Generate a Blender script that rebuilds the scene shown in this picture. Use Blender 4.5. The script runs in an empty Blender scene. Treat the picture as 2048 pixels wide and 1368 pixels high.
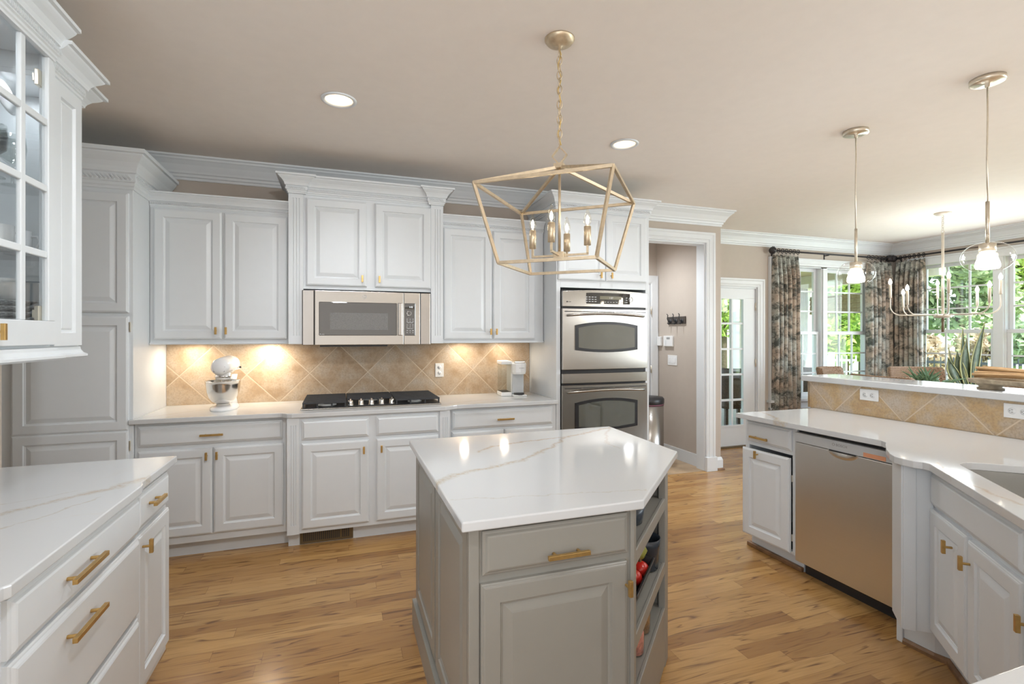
import bpy, math, random
from math import sin, cos, pi, radians, sqrt, atan2
from mathutils import Vector, Matrix, noise
from mathutils.geometry import tessellate_polygon

random.seed(7)
SC = bpy.context.scene
COL = SC.collection

# ------------------------------------------------------------------ camera
cam = bpy.data.cameras.new('camera')
cam_o = bpy.data.objects.new('camera', cam)
COL.objects.link(cam_o)
cam_o.location = (0, 0, 1.43)
cam_o.rotation_euler = (radians(90), 0, radians(-18.98))
cam.sensor_width = 36.0
cam.lens = 36.0 * 997.0 / 2048.0
cam.shift_y = -13.7 / 2048.0
cam.clip_start = 0.05
SC.camera = cam_o

# ------------------------------------------------------------------ world, sun, daylight, fill lamps
SC.view_settings.view_transform = 'Standard'
SC.view_settings.look = 'None'
SC.view_settings.gamma = 1.0
SC.view_settings.use_curve_mapping = False
SC.view_settings.exposure = 0.78
world = bpy.data.worlds.new('world')
SC.world = world
world.use_nodes = True
wn = world.node_tree
bgn = wn.nodes['Background']
skyn = wn.nodes.new('ShaderNodeTexSky')
skyn.sky_type = 'NISHITA'
skyn.sun_disc = False
skyn.sun_elevation = radians(48)
skyn.sun_rotation = radians(200)
wn.links.new(skyn.outputs[0], bgn.inputs[0])
bgn.inputs[1].default_value = 0.55


def light(name, kind, loc, rot=(0, 0, 0), energy=10, color=(1, 1, 1), size=0.1, size_y=None, spot=None, blend=0.5):
    d = bpy.data.lights.new(name, kind)
    d.energy = energy
    d.color = color
    if kind == 'AREA':
        d.size = size
        if size_y:
            d.shape = 'RECTANGLE'
            d.size_y = size_y
    elif kind == 'SUN':
        d.angle = size
    else:
        d.shadow_soft_size = size
    if spot:
        d.spot_size = spot
        d.spot_blend = blend
    o = bpy.data.objects.new(name, d)
    COL.objects.link(o)
    o.location = loc
    o.rotation_euler = rot
    return o


WARM = (0.90, 0.95, 1.0)
DAY = (0.82, 0.91, 1.0)
light('sun', 'SUN', (8, -4, 9), (radians(38), radians(12), 0), 7.0, (1.0, 0.95, 0.86), 0.02)
# fill lamps added out of view, then daylight of the breakfast-nook windows
light('rear_fill_lamp', 'AREA', (1.15, -3.05, 1.5), (radians(-90), 0, 0), 50, (0.84, 0.92, 1.0), 4.7, 2.3)  # added soft fill behind the camera; the wall there is solid
light('left_fill_lamp', 'AREA', (-1.28, -1.3, 1.45), (0, radians(-90), 0), 42, (0.82, 0.91, 1.0), 2.0, 2.4)  # added fill from the left, brightens fronts turned that way
light('side_fill_lamp', 'AREA', (7.5, -0.9, 1.55), (0, radians(90), 0), 100, DAY, 1.7, 3.6)  # added fill lamp at the unseen side windows
light('nook_window_daylight', 'AREA', (7.52, 3.4, 1.5), (0, radians(90), 0), 26, DAY, 1.6, 2.6)

# ------------------------------------------------------------------ materials


def new_mat(name):
    m = bpy.data.materials.new(name)
    m.use_nodes = True
    nt = m.node_tree
    p = nt.nodes['Principled BSDF']
    return m, nt, p


def N(nt, kind, **kw):
    n = nt.nodes.new(kind)
    for k, v in kw.items():
        if k.startswith('i_'):
            key = k[2:]
            key = int(key) if key.isdigit() else key
            n.inputs[key].default_value = v
        else:
            setattr(n, k, v)
    return n


def L(nt, a, b):
    nt.links.new(a, b)


def ramp(nt, src, stops):
    r = nt.nodes.new('ShaderNodeValToRGB')
    els = r.color_ramp.elements
    while len(els) < len(stops):
        els.new(0.5)
    for e, (p, c) in zip(els, stops):
        e.position = p
        e.color = (c[0], c[1], c[2], 1) if not isinstance(c, (int, float)) else (c, c, c, 1)
    L(nt, src, r.inputs[0])
    return r.outputs[0]


def math_n(nt, op, a, b=None, c=None):
    n = nt.nodes.new('ShaderNodeMath')
    n.operation = op
    for i, x in enumerate((a, b, c)):
        if x is None:
            continue
        if isinstance(x, (int, float)):
            n.inputs[i].default_value = x
        else:
            L(nt, x, n.inputs[i])
    return n.outputs[0]


def mixc(nt, fac, a, b, mode='MIX'):
    n = nt.nodes.new('ShaderNodeMix')
    n.data_type = 'RGBA'
    n.blend_type = mode
    for i, x in ((0, fac), (6, a), (7, b)):
        if isinstance(x, (int, float)):
            n.inputs[i].default_value = x
        elif isinstance(x, tuple):
            n.inputs[i].default_value = (x[0], x[1], x[2], 1)
        else:
            L(nt, x, n.inputs[i])
    return n.outputs[2]


def bump(nt, p, h, strength=0.3, dist=0.002):
    b = N(nt, 'ShaderNodeBump', i_Strength=strength, i_Distance=dist)
    L(nt, h, b.inputs['Height'])
    L(nt, b.outputs[0], p.inputs['Normal'])


def plain(name, col, rough=0.5, metal=0.0, var=0.03, scale=14.0, bmp=0.0, spec=0.5, coat=0.0):
    m, nt, p = new_mat(name)
    p.inputs['Roughness'].default_value = rough
    p.inputs['Metallic'].default_value = metal
    p.inputs['Specular IOR Level'].default_value = spec
    p.inputs['Coat Weight'].default_value = coat
    tc = N(nt, 'ShaderNodeTexCoord')
    nz = N(nt, 'ShaderNodeTexNoise', i_Scale=scale, i_Detail=3.0)
    L(nt, tc.outputs['Object'], nz.inputs['Vector'])
    a = tuple(max(0, c * (1 - var)) for c in col)
    b = tuple(min(1, c * (1 + var)) for c in col)
    L(nt, ramp(nt, nz.outputs['Fac'], [(0.3, a), (0.7, b)]), p.inputs['Base Color'])
    if bmp:
        bump(nt, p, nz.outputs['Fac'], bmp)
    return m


WHITE = plain('white_cabinet_paint', (0.692, 0.718, 0.737), 0.34, var=0.008)
TRIM = plain('white_trim_paint', (0.715, 0.735, 0.75), 0.38, var=0.008)
WALL = plain('taupe_wall_paint', (0.495, 0.43, 0.37), 0.7, var=0.015, bmp=0.03)
CEIL = plain('beige_ceiling_paint', (0.86, 0.79, 0.728), 0.8, var=0.012, bmp=0.03)
GREIGE = plain('greige_island_paint', (0.285, 0.275, 0.245), 0.36, var=0.012)
SHADEIN = plain('cabinet_inside_shade', (0.04, 0.045, 0.04), 0.7)
BRASS = plain('brushed_gold', (0.56, 0.36, 0.13), 0.34, 0.85, 0.08, 60)
CHAMP = plain('champagne_gold', (0.60, 0.49, 0.345), 0.40, 0.8, 0.1, 50)
NICKEL = plain('satin_nickel', (0.72, 0.66, 0.55), 0.3, 0.8, 0.05, 40)
CREAMM = plain('cream_metal', (0.70, 0.64, 0.55), 0.42, 0.2, 0.03)
BLACK = plain('black_enamel', (0.018, 0.018, 0.02), 0.35)
IRON = plain('cast_iron_black', (0.028, 0.029, 0.032), 0.55, 0.0, 0.2, 60)
RODM = plain('dark_bronze', (0.045, 0.042, 0.045), 0.5, 0.4, 0.2, 60)
CHROME = plain('chrome', (0.78, 0.78, 0.78), 0.14, 1.0, 0.02)
PLASTIC = plain('white_plastic', (0.78, 0.78, 0.77), 0.3, var=0.008)
ENAMEL = plain('white_enamel', (0.80, 0.80, 0.80), 0.14, var=0.006, coat=0.4)
GREYP = plain('grey_plastic', (0.55, 0.57, 0.58), 0.35)
PORC = plain('white_porcelain', (0.72, 0.72, 0.72), 0.2)
PRINTP = plain('grey_printed_china', (0.42, 0.42, 0.42), 0.3, var=0.45, scale=110)
BLUEC = plain('dark_blue_stoneware', (0.035, 0.045, 0.06), 0.25, var=0.25)
TRAYM = plain('black_tray', (0.02, 0.021, 0.023), 0.4)
TOMATO = plain('tomato_red', (0.62, 0.03, 0.02), 0.22, var=0.12, scale=9)
PEARG = plain('pear_green', (0.33, 0.34, 0.07), 0.4, var=0.25, scale=18)
STEMB = plain('brown_stem', (0.16, 0.09, 0.04), 0.8)
CLAYP = plain('planter_grey', (0.50, 0.49, 0.50), 0.6)
TABLEW = plain('dark_table_wood', (0.13, 0.08, 0.05), 0.35, var=0.25, scale=8)
BOWLW = plain('weathered_wood', (0.36, 0.29, 0.20), 0.75, var=0.35, scale=26, bmp=0.3)
SHOEW = plain('wood_shoe_moulding', (0.21, 0.11, 0.05), 0.45, var=0.3, scale=22)
LABELO = plain('orange_label', (0.78, 0.36, 0.20), 0.6)
GREYTXT = plain('grey_lettering', (0.30, 0.30, 0.30), 0.5)
DARKTXT = plain('dark_lettering', (0.03, 0.03, 0.035), 0.5)
LITETXT = plain('pale_lettering', (0.62, 0.63, 0.64), 0.5)
PORCHW = plain('porch_tan_board', (0.42, 0.34, 0.23), 0.7, var=0.1)
PORCHC = plain('porch_cream_paint', (0.66, 0.62, 0.55), 0.6)
SHADEM = plain('porch_roman_shade', (0.36, 0.30, 0.21), 0.8, var=0.15, scale=30)
LINEN = plain('porch_linen', (0.66, 0.68, 0.70), 0.9, var=0.08)
WICKD = plain('dark_wicker', (0.075, 0.042, 0.022), 0.6, var=0.5, scale=70, bmp=0.6)
FENCEW = plain('white_fence_paint', (0.72, 0.76, 0.80), 0.6)
FENCEB = plain('black_fence_metal', (0.03, 0.035, 0.045), 0.5)
BARK = plain('bark', (0.10, 0.07, 0.05), 0.9, var=0.3, scale=20, bmp=0.5)
SALT = plain('pink_salt', (0.62, 0.25, 0.19), 0.6, var=0.35, scale=90)
GRAINM = plain('brown_grain', (0.34, 0.18, 0.075), 0.7, var=0.4, scale=140)
VENTM = plain('bronze_vent', (0.15, 0.105, 0.05), 0.45, 0.4, 0.1)
HALLT = plain('hall_tile', (0.42, 0.30, 0.19), 0.5, var=0.25, scale=5)
BAGM = plain('dark_pink_bag', (0.16, 0.06, 0.09), 0.5)


def emit_mat(name, col, strength):
    m, nt, p = new_mat(name)
    p.inputs['Base Color'].default_value = (0.8, 0.8, 0.8, 1)
    p.inputs['Emission Color'].default_value = (*col, 1)
    p.inputs['Emission Strength'].default_value = strength
    return m


CANGLOW = emit_mat('can_lamp_glow', (1.0, 0.93, 0.82), 9.0)
BULBGLOW = emit_mat('candle_filament_glow', (1.0, 0.88, 0.68), 22.0)
PENDGLOW = emit_mat('pendant_bulb_glow', (1.0, 0.90, 0.74), 9.0)
LCDGLOW = emit_mat('display_glow', (0.85, 0.95, 1.0), 1.0)
LCDAMBER = plain('oven_display_face', (0.16, 0.145, 0.09), 0.3)


def glass_mat(name, tint=(1, 1, 1), refl=1.0, rough=0.0, absorb=0.0):
    # thin pane: mostly clear with a Fresnel reflection
    m = bpy.data.materials.new(name)
    m.use_nodes = True
    nt = m.node_tree
    nt.nodes.clear()
    out = N(nt, 'ShaderNodeOutputMaterial')
    tr = N(nt, 'ShaderNodeBsdfTransparent')
    tr.inputs[0].default_value = (*[t * (1 - absorb) for t in tint], 1)
    gl = N(nt, 'ShaderNodeBsdfGlossy', i_Roughness=rough)
    lw = N(nt, 'ShaderNodeLayerWeight', i_Blend=0.5)
    fac = math_n(nt, 'MULTIPLY_ADD', math_n(nt, 'POWER', lw.outputs['Facing'], 4.0), 0.6 * refl, 0.045 * refl)
    mx = N(nt, 'ShaderNodeMixShader')
    L(nt, fac, mx.inputs[0])
    L(nt, tr.outputs[0], mx.inputs[1])
    L(nt, gl.outputs[0], mx.inputs[2])
    L(nt, mx.outputs[0], out.inputs[0])
    return m


PANE = glass_mat('window_glass', (0.97, 1.0, 0.98))
CABGLASS = glass_mat('cabinet_glass', (0.965, 0.975, 0.975), 0.9)
GLOBE = glass_mat('clear_globe_glass', (0.985, 0.98, 0.97), 1.2)
BULBG = glass_mat('clear_bulb_glass', (1.0, 0.98, 0.94), 1.0)
JARG = glass_mat('jar_glass', (0.93, 0.95, 0.94), 1.2)


def steel_mat(name, col, rough, axis):
    m, nt, p = new_mat(name)
    p.inputs['Metallic'].default_value = 1.0
    tc = N(nt, 'ShaderNodeTexCoord')
    mp = N(nt, 'ShaderNodeMapping')
    s = [2.0, 2.0, 2.0]
    for i in range(3):
        s[i] = 1.5 if i == axis else 320.0
    mp.inputs['Scale'].default_value = s
    L(nt, tc.outputs['Object'], mp.inputs[0])
    nz = N(nt, 'ShaderNodeTexNoise', i_Scale=1.0, i_Detail=2.0)
    L(nt, mp.outputs[0], nz.inputs['Vector'])
    a = tuple(c * 0.975 for c in col)
    L(nt, ramp(nt, nz.outputs['Fac'], [(0.3, a), (0.7, col)]), p.inputs['Base Color'])
    L(nt, ramp(nt, nz.outputs['Fac'], [(0.3, rough * 0.94), (0.7, rough * 1.06)]), p.inputs['Roughness'])
    if axis == 0:
        p.inputs['Anisotropic'].default_value = 0.8
        tg = N(nt, 'ShaderNodeTangent', direction_type='RADIAL', axis='Z')
        L(nt, tg.outputs[0], p.inputs['Tangent'])
    bump(nt, p, nz.outputs['Fac'], 0.02, 0.0003)
    return m


STEEL = steel_mat('brushed_steel', (0.40, 0.38, 0.35), 0.24, 0)
STEELV = steel_mat('brushed_steel_upright', (0.38, 0.365, 0.345), 0.25, 2)
STEELD = steel_mat('dishwasher_steel', (0.72, 0.71, 0.68), 0.38, 0)
BOWLS = plain('polished_steel', (0.74, 0.72, 0.69), 0.16, 1.0, 0.02)


def dark_glass():
    m, nt, p = new_mat('dark_appliance_glass')
    tc = N(nt, 'ShaderNodeTexCoord')
    nz = N(nt, 'ShaderNodeTexNoise', i_Scale=3.0)
    L(nt, tc.outputs['Object'], nz.inputs['Vector'])
    L(nt, ramp(nt, nz.outputs['Fac'], [(0.3, (0.018, 0.019, 0.02)), (0.7, (0.03, 0.031, 0.032))]), p.inputs['Base Color'])
    p.inputs['Roughness'].default_value = 0.04
    p.inputs['Specular IOR Level'].default_value = 0.9
    p.inputs['Coat Weight'].default_value = 0.8
    p.inputs['Coat Roughness'].default_value = 0.03
    return m


DGLASS = dark_glass()
DGLASS2 = plain('oven_window_glass', (0.10, 0.105, 0.09), 0.05, 0.0, 0.1, 3, spec=1.0, coat=1.0)
SCREENM = plain('microwave_screen_mesh', (0.13, 0.13, 0.13), 0.12, 0.0, 0.25, 300, spec=0.8)


def quartz():
    m, nt, p = new_mat('white_veined_quartz')
    p.inputs['Roughness'].default_value = 0.09
    p.inputs['Specular IOR Level'].default_value = 0.55
    tc = N(nt, 'ShaderNodeTexCoord')
    geo = tc.outputs['Object']
    warp = N(nt, 'ShaderNodeTexNoise', i_Scale=1.6, i_Detail=6.0, i_Roughness=0.62)
    L(nt, geo, warp.inputs['Vector'])
    sub = N(nt, 'ShaderNodeVectorMath', operation='MULTIPLY_ADD')
    L(nt, warp.outputs['Color'], sub.inputs[0])
    sub.inputs[1].default_value = (0.42, 0.42, 0.42)
    L(nt, geo, sub.inputs[2])

    def veins(rot, scale, width, seed):
        mp = N(nt, 'ShaderNodeMapping')
        mp.inputs['Rotation'].default_value = (0, 0, rot)
        mp.inputs['Location'].default_value = (seed, seed * 1.7, 0)
        mp.inputs['Scale'].default_value = (scale * 0.35, scale, scale)
        L(nt, sub.outputs[0], mp.inputs[0])
        nz = N(nt, 'ShaderNodeTexNoise', i_Scale=1.0, i_Detail=1.5, i_Roughness=0.4)
        L(nt, mp.outputs[0], nz.inputs['Vector'])
        d = math_n(nt, 'ABSOLUTE', math_n(nt, 'SUBTRACT', nz.outputs['Fac'], 0.5))
        return ramp(nt, d, [(0.0, 1.0), (width * 0.45, 0.55), (width, 0.0)])

    v2 = veins(-0.75, 1.5, 0.006, 9.1)
    msk = N(nt, 'ShaderNodeTexNoise', i_Scale=2.3, i_Detail=2.0)
    L(nt, geo, msk.inputs['Vector'])
    mk = ramp(nt, msk.outputs['Fac'], [(0.46, 0.0), (0.66, 1.0)])
    fine = N(nt, 'ShaderNodeTexNoise', i_Scale=70.0, i_Detail=4.0, i_Roughness=0.7)
    L(nt, geo, fine.inputs['Vector'])
    fk = ramp(nt, fine.outputs['Fac'], [(0.36, 0.25), (0.58, 1.0)])
    # the long veins, each a broken line across its slab, roughened by fine noise
    wn1 = N(nt, 'ShaderNodeTexNoise', i_Scale=9.0, i_Detail=6.0, i_Roughness=0.65)
    L(nt, geo, wn1.inputs['Vector'])
    wv = N(nt, 'ShaderNodeVectorMath', operation='MULTIPLY_ADD')
    L(nt, wn1.outputs['Color'], wv.inputs[0])
    wv.inputs[1].default_value = (0.09, 0.09, 0.0)
    sh = N(nt, 'ShaderNodeVectorMath', operation='ADD')
    L(nt, geo, sh.inputs[0])
    sh.inputs[1].default_value = (-0.045, -0.045, 0)
    L(nt, sh.outputs[0], wv.inputs[2])
    flat = N(nt, 'ShaderNodeVectorMath', operation='MULTIPLY')
    L(nt, wv.outputs[0], flat.inputs[0])
    flat.inputs[1].default_value = (1, 1, 0)
    lines = None
    for pts, w0, w1, al in VEINS:
        for i in range(len(pts) - 1):
            A, B = Vector((*pts[i], 0)), Vector((*pts[i + 1], 0))
            t0, t1 = i / (len(pts) - 1), (i + 1) / (len(pts) - 1)
            ww = w0 + (w1 - w0) * (t0 + t1) / 2
            d = B - A
            pa = N(nt, 'ShaderNodeVectorMath', operation='SUBTRACT')
            L(nt, flat.outputs[0], pa.inputs[0])
            pa.inputs[1].default_value = A
            dt = N(nt, 'ShaderNodeVectorMath', operation='DOT_PRODUCT')
            L(nt, pa.outputs[0], dt.inputs[0])
            dt.inputs[1].default_value = d / d.length_squared
            cl = N(nt, 'ShaderNodeClamp')
            L(nt, dt.outputs['Value'], cl.inputs[0])
            pr = N(nt, 'ShaderNodeVectorMath', operation='SCALE')
            pr.inputs[0].default_value = d
            L(nt, cl.outputs[0], pr.inputs['Scale'])
            ds = N(nt, 'ShaderNodeVectorMath', operation='DISTANCE')
            L(nt, pa.outputs[0], ds.inputs[0])
            L(nt, pr.outputs[0], ds.inputs[1])
            f = math_n(nt, 'MULTIPLY', ramp(nt, math_n(nt, 'DIVIDE', ds.outputs['Value'], ww), [(0.0, 1.0), (0.45, 0.6), (1.0, 0.0)]), al)
            lines = f if lines is None else math_n(nt, 'MAXIMUM', lines, f)
    f1 = math_n(nt, 'MULTIPLY', lines, fk)
    f2 = math_n(nt, 'MULTIPLY', math_n(nt, 'MULTIPLY', v2, mk), 0.4)
    base = mixc(nt, msk.outputs['Fac'], (0.585, 0.595, 0.60), (0.625, 0.635, 0.64))
    c = mixc(nt, f2, base, (0.62, 0.58, 0.52))
    c = mixc(nt, f1, c, (0.47, 0.375, 0.25))
    L(nt, c, p.inputs['Base Color'])
    return m


# plan courses of the long veins: points, half width at start and end, strength
VEINS = [([(.30, 1.73), (.394, 1.825), (.512, 1.872), (.711, 1.934), (.854, 2.062), (1.005, 2.208), (1.078, 2.307)], .030, .014, .85),
         ([(1.078, 2.307), (1.191, 2.363), (1.448, 2.486)], .016, .022, .85),
         ([(.587, 2.144), (.674, 2.241), (.822, 2.271), (1.078, 2.323)], .020, .010, .95),
         ([(1.43, 2.47), (1.275, 2.24), (1.206, 2.104), (1.212, 2.001)], .012, .005, .55),
         ([(.328, 1.56), (.481, 1.518), (.66, 1.488), (.973, 1.447)], .006, .005, .45),
         ([(-1.25, 1.66), (-.931, 1.844), (-.859, 1.943), (-.799, 2.0), (-.728, 2.05), (-.655, 2.17)], .016, .034, .75),
         ([(-1.0, 1.45), (-.859, 1.702), (-.784, 1.829), (-.729, 1.939)], .007, .006, .6),
         ([(-1.2, 1.8), (-.986, 1.953), (-.835, 2.041)], .005, .005, .45),
         ([(2.72, 2.70), (2.645, 2.523), (2.532, 2.36), (2.49, 2.25)], .012, .022, .8),
         ([(2.30, 1.362), (2.152, 1.22), (2.031, 1.072), (1.979, .933)], .010, .010, .7),
         ([(3.30, 1.78), (3.205, 1.512), (3.0, 1.1)], .010, .012, .6),
         ([(-1.15, 3.75), (-.923, 3.98), (-.683, 4.06), (-.3, 4.2)], .012, .010, .6),
         ([(.71, 3.70), (1.057, 3.863), (1.376, 3.94), (1.6, 4.1)], .012, .008, .7)]
QUARTZ = quartz()


def wood_floor():
    m, nt, p = new_mat('oak_strip_floor')
    p.inputs['Specular IOR Level'].default_value = 0.45
    tc = N(nt, 'ShaderNodeTexCoord')
    sep = N(nt, 'ShaderNodeSeparateXYZ')
    L(nt, tc.outputs['Object'], sep.inputs[0])
    X, Y = sep.outputs[0], sep.outputs[1]
    W = 0.083
    yr = math_n(nt, 'DIVIDE', Y, W)
    row = math_n(nt, 'FLOOR', yr)
    fy = math_n(nt, 'FRACT', yr)
    wr = N(nt, 'ShaderNodeTexWhiteNoise', noise_dimensions='1D')
    L(nt, row, wr.inputs['W'])
    xo = math_n(nt, 'ADD', math_n(nt, 'DIVIDE', X, 0.95), math_n(nt, 'MULTIPLY', wr.outputs['Value'], 7.0))
    pl = math_n(nt, 'FLOOR', xo)
    fx = math_n(nt, 'FRACT', xo)
    cmb = N(nt, 'ShaderNodeCombineXYZ')
    L(nt, row, cmb.inputs[0])
    L(nt, pl, cmb.inputs[1])
    wp = N(nt, 'ShaderNodeTexWhiteNoise', noise_dimensions='3D')
    L(nt, cmb.outputs[0], wp.inputs['Vector'])
    rnd = wp.outputs['Value']
    # grain: stretched along the board, shifted per board
    gv = N(nt, 'ShaderNodeCombineXYZ')
    L(nt, math_n(nt, 'ADD', math_n(nt, 'MULTIPLY', X, 1.0), math_n(nt, 'MULTIPLY', rnd, 40.0)), gv.inputs[0])
    L(nt, math_n(nt, 'ADD', math_n(nt, 'MULTIPLY', Y, 10.0), math_n(nt, 'MULTIPLY', rnd, 17.0)), gv.inputs[1])
    g1 = N(nt, 'ShaderNodeTexNoise', i_Scale=1.0, i_Detail=3.0, i_Roughness=0.45, i_Distortion=0.4)
    L(nt, gv.outputs[0], g1.inputs['Vector'])
    rings = math_n(nt, 'FRACT', math_n(nt, 'MULTIPLY', g1.outputs['Fac'], 11.0))
    rg = ramp(nt, rings, [(0.0, 0.0), (0.12, 1.0), (0.34, 0.3), (1.0, 0.0)])
    fv = N(nt, 'ShaderNodeCombineXYZ')
    L(nt, math_n(nt, 'MULTIPLY', X, 7.0), fv.inputs[0])
    L(nt, math_n(nt, 'MULTIPLY', Y, 240.0), fv.inputs[1])
    g2 = N(nt, 'ShaderNodeTexNoise', i_Scale=1.0, i_Detail=3.0)
    L(nt, fv.outputs[0], g2.inputs['Vector'])
    gm = N(nt, 'ShaderNodeTexNoise', i_Scale=3.1, i_Detail=2.0)
    L(nt, gv.outputs[0], gm.inputs['Vector'])
    base = ramp(nt, rnd, [(0.0, (0.32, 0.160, 0.052)), (0.3, (0.43, 0.23, 0.076)), (0.65, (0.49, 0.272, 0.094)),
                          (0.88, (0.57, 0.335, 0.125)), (1.0, (0.36, 0.188, 0.064))])
    c = mixc(nt, math_n(nt, 'MULTIPLY', ramp(nt, g2.outputs['Fac'], [(0.35, 1.0), (0.6, 0.0)]), 0.22), base, (0.26, 0.12, 0.045))
    c = mixc(nt, math_n(nt, 'MULTIPLY', math_n(nt, 'MULTIPLY', rg, ramp(nt, gm.outputs['Fac'], [(0.45, 0.08), (0.60, 1.0)])), 0.95), c, (0.135, 0.06, 0.024))
    seam = math_n(nt, 'MAXIMUM', math_n(nt, 'LESS_THAN', fy, 0.018), math_n(nt, 'LESS_THAN', fx, 0.0022))
    c = mixc(nt, math_n(nt, 'MULTIPLY', seam, 0.5), c, (0.12, 0.05, 0.02))
    L(nt, c, p.inputs['Base Color'])
    L(nt, ramp(nt, g2.outputs['Fac'], [(0.3, 0.17), (0.7, 0.27)]), p.inputs['Roughness'])
    bump(nt, p, math_n(nt, 'SUBTRACT', g2.outputs['Fac'], seam), 0.06, 0.001)
    return m


FLOORM = wood_floor()


def tile_mat(name, axes, origin, pitch, warm):
    """square tiles laid on the diagonal; nodes of the grout grid at origin + pitch in the two axes"""
    m, nt, p = new_mat(name)
    tc = N(nt, 'ShaderNodeTexCoord')
    sep = N(nt, 'ShaderNodeSeparateXYZ')
    L(nt, tc.outputs['Object'], sep.inputs[0])
    a = math_n(nt, 'DIVIDE', math_n(nt, 'SUBTRACT', sep.outputs[axes[0]], origin[0]), pitch)
    b = math_n(nt, 'DIVIDE', math_n(nt, 'SUBTRACT', sep.outputs[axes[1]], origin[1]), pitch)
    u = math_n(nt, 'ADD', a, b)
    v = math_n(nt, 'SUBTRACT', a, b)
    cmb = N(nt, 'ShaderNodeCombineXYZ')
    L(nt, math_n(nt, 'FLOOR', u), cmb.inputs[0])
    L(nt, math_n(nt, 'FLOOR', v), cmb.inputs[1])
    wp = N(nt, 'ShaderNodeTexWhiteNoise', noise_dimensions='3D')
    L(nt, cmb.outputs[0], wp.inputs['Vector'])

    def edge(x):
        f = math_n(nt, 'FRACT', x)
        return math_n(nt, 'MINIMUM', f, math_n(nt, 'SUBTRACT', 1.0, f))

    e = math_n(nt, 'MINIMUM', edge(u), edge(v))
    sh = N(nt, 'ShaderNodeVectorMath', operation='ADD')
    L(nt, tc.outputs['Object'], sh.inputs[0])
    sc = N(nt, 'ShaderNodeVectorMath', operation='SCALE')
    L(nt, wp.outputs['Color'], sc.inputs[0])
    sc.inputs['Scale'].default_value = 9.0
    L(nt, sc.outputs[0], sh.inputs[1])
    n1 = N(nt, 'ShaderNodeTexNoise', i_Scale=5.5, i_Detail=5.0, i_Roughness=0.6)
    L(nt, sh.outputs[0], n1.inputs['Vector'])
    n2 = N(nt, 'ShaderNodeTexNoise', i_Scale=85.0, i_Detail=4.0, i_Roughness=0.7)
    L(nt, sh.outputs[0], n2.inputs['Vector'])
    k = warm
    w = warm
    lo_, hi_ = ((0.36, 0.235, 0.125), (0.47, 0.345, 0.225)) if w <= 1 else ((0.45, 0.275, 0.115), (0.53, 0.37, 0.19))
    c = ramp(nt, n1.outputs['Fac'], [(0.34, lo_), (0.45, hi_), (0.55, (0.51, 0.41, 0.30)), (0.66, (0.53, 0.47, 0.40))])
    c = mixc(nt, math_n(nt, 'MULTIPLY', ramp(nt, n2.outputs['Fac'], [(0.38, 1.0), (0.54, 0.0)]), 0.42), c, (0.25, 0.175, 0.115))
    c = mixc(nt, 0.22, c, ramp(nt, wp.outputs['Value'], [(0.0, (0.33, 0.245, 0.165)), (1.0, (0.60, 0.48, 0.35))]))
    grout = math_n(nt, 'LESS_THAN', e, 0.0105)
    c = mixc(nt, grout, c, (0.60, 0.49, 0.36))
    L(nt, c, p.inputs['Base Color'])
    p.inputs['Roughness'].default_value = 0.42
    h = ramp(nt, e, [(0.006, 0.0), (0.022, 1.0)])
    bump(nt, p, math_n(nt, 'ADD', h, math_n(nt, 'MULTIPLY', n2.outputs['Fac'], 0.15)), 0.5, 0.002)
    return m


TILEB = tile_mat('diagonal_stone_tile', (0, 2), (0.213, 1.126), 0.447, 1.0)
TILEP = tile_mat('diagonal_gold_tile', (1, 2), (1.628, 0.905), 0.447, 1.25)


def toile():
    m, nt, p = new_mat('toile_curtain_print')
    tc = N(nt, 'ShaderNodeTexCoord')
    mp = N(nt, 'ShaderNodeMapping')
    mp.inputs['Scale'].default_value = (1.0, 1.0, 1.35)
    L(nt, tc.outputs['Object'], mp.inputs[0])
    n1 = N(nt, 'ShaderNodeTexNoise', i_Scale=6.5, i_Detail=3.0, i_Distortion=0.8)
    n2 = N(nt, 'ShaderNodeTexNoise', i_Scale=34.0, i_Detail=6.0, i_Roughness=0.8, i_Distortion=0.6)
    n3 = N(nt, 'ShaderNodeTexNoise', i_Scale=2.6, i_Detail=2.0)
    for n in (n1, n2, n3):
        L(nt, mp.outputs[0], n.inputs['Vector'])
    base = ramp(nt, n3.outputs['Fac'], [(0.40, (0.44, 0.345, 0.27)), (0.5, (0.47, 0.405, 0.335)), (0.6, (0.43, 0.44, 0.40))])
    k = math_n(nt, 'ADD', math_n(nt, 'MULTIPLY', n1.outputs['Fac'], 0.62), math_n(nt, 'MULTIPLY', n2.outputs['Fac'], 0.55))
    c = mixc(nt, ramp(nt, k, [(0.54, 0.0), (0.60, 0.45), (0.67, 0.92)]), base, (0.05, 0.056, 0.048))
    L(nt, c, p.inputs['Base Color'])
    p.inputs['Roughness'].default_value = 0.9
    return m


TOILE = toile()


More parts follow.
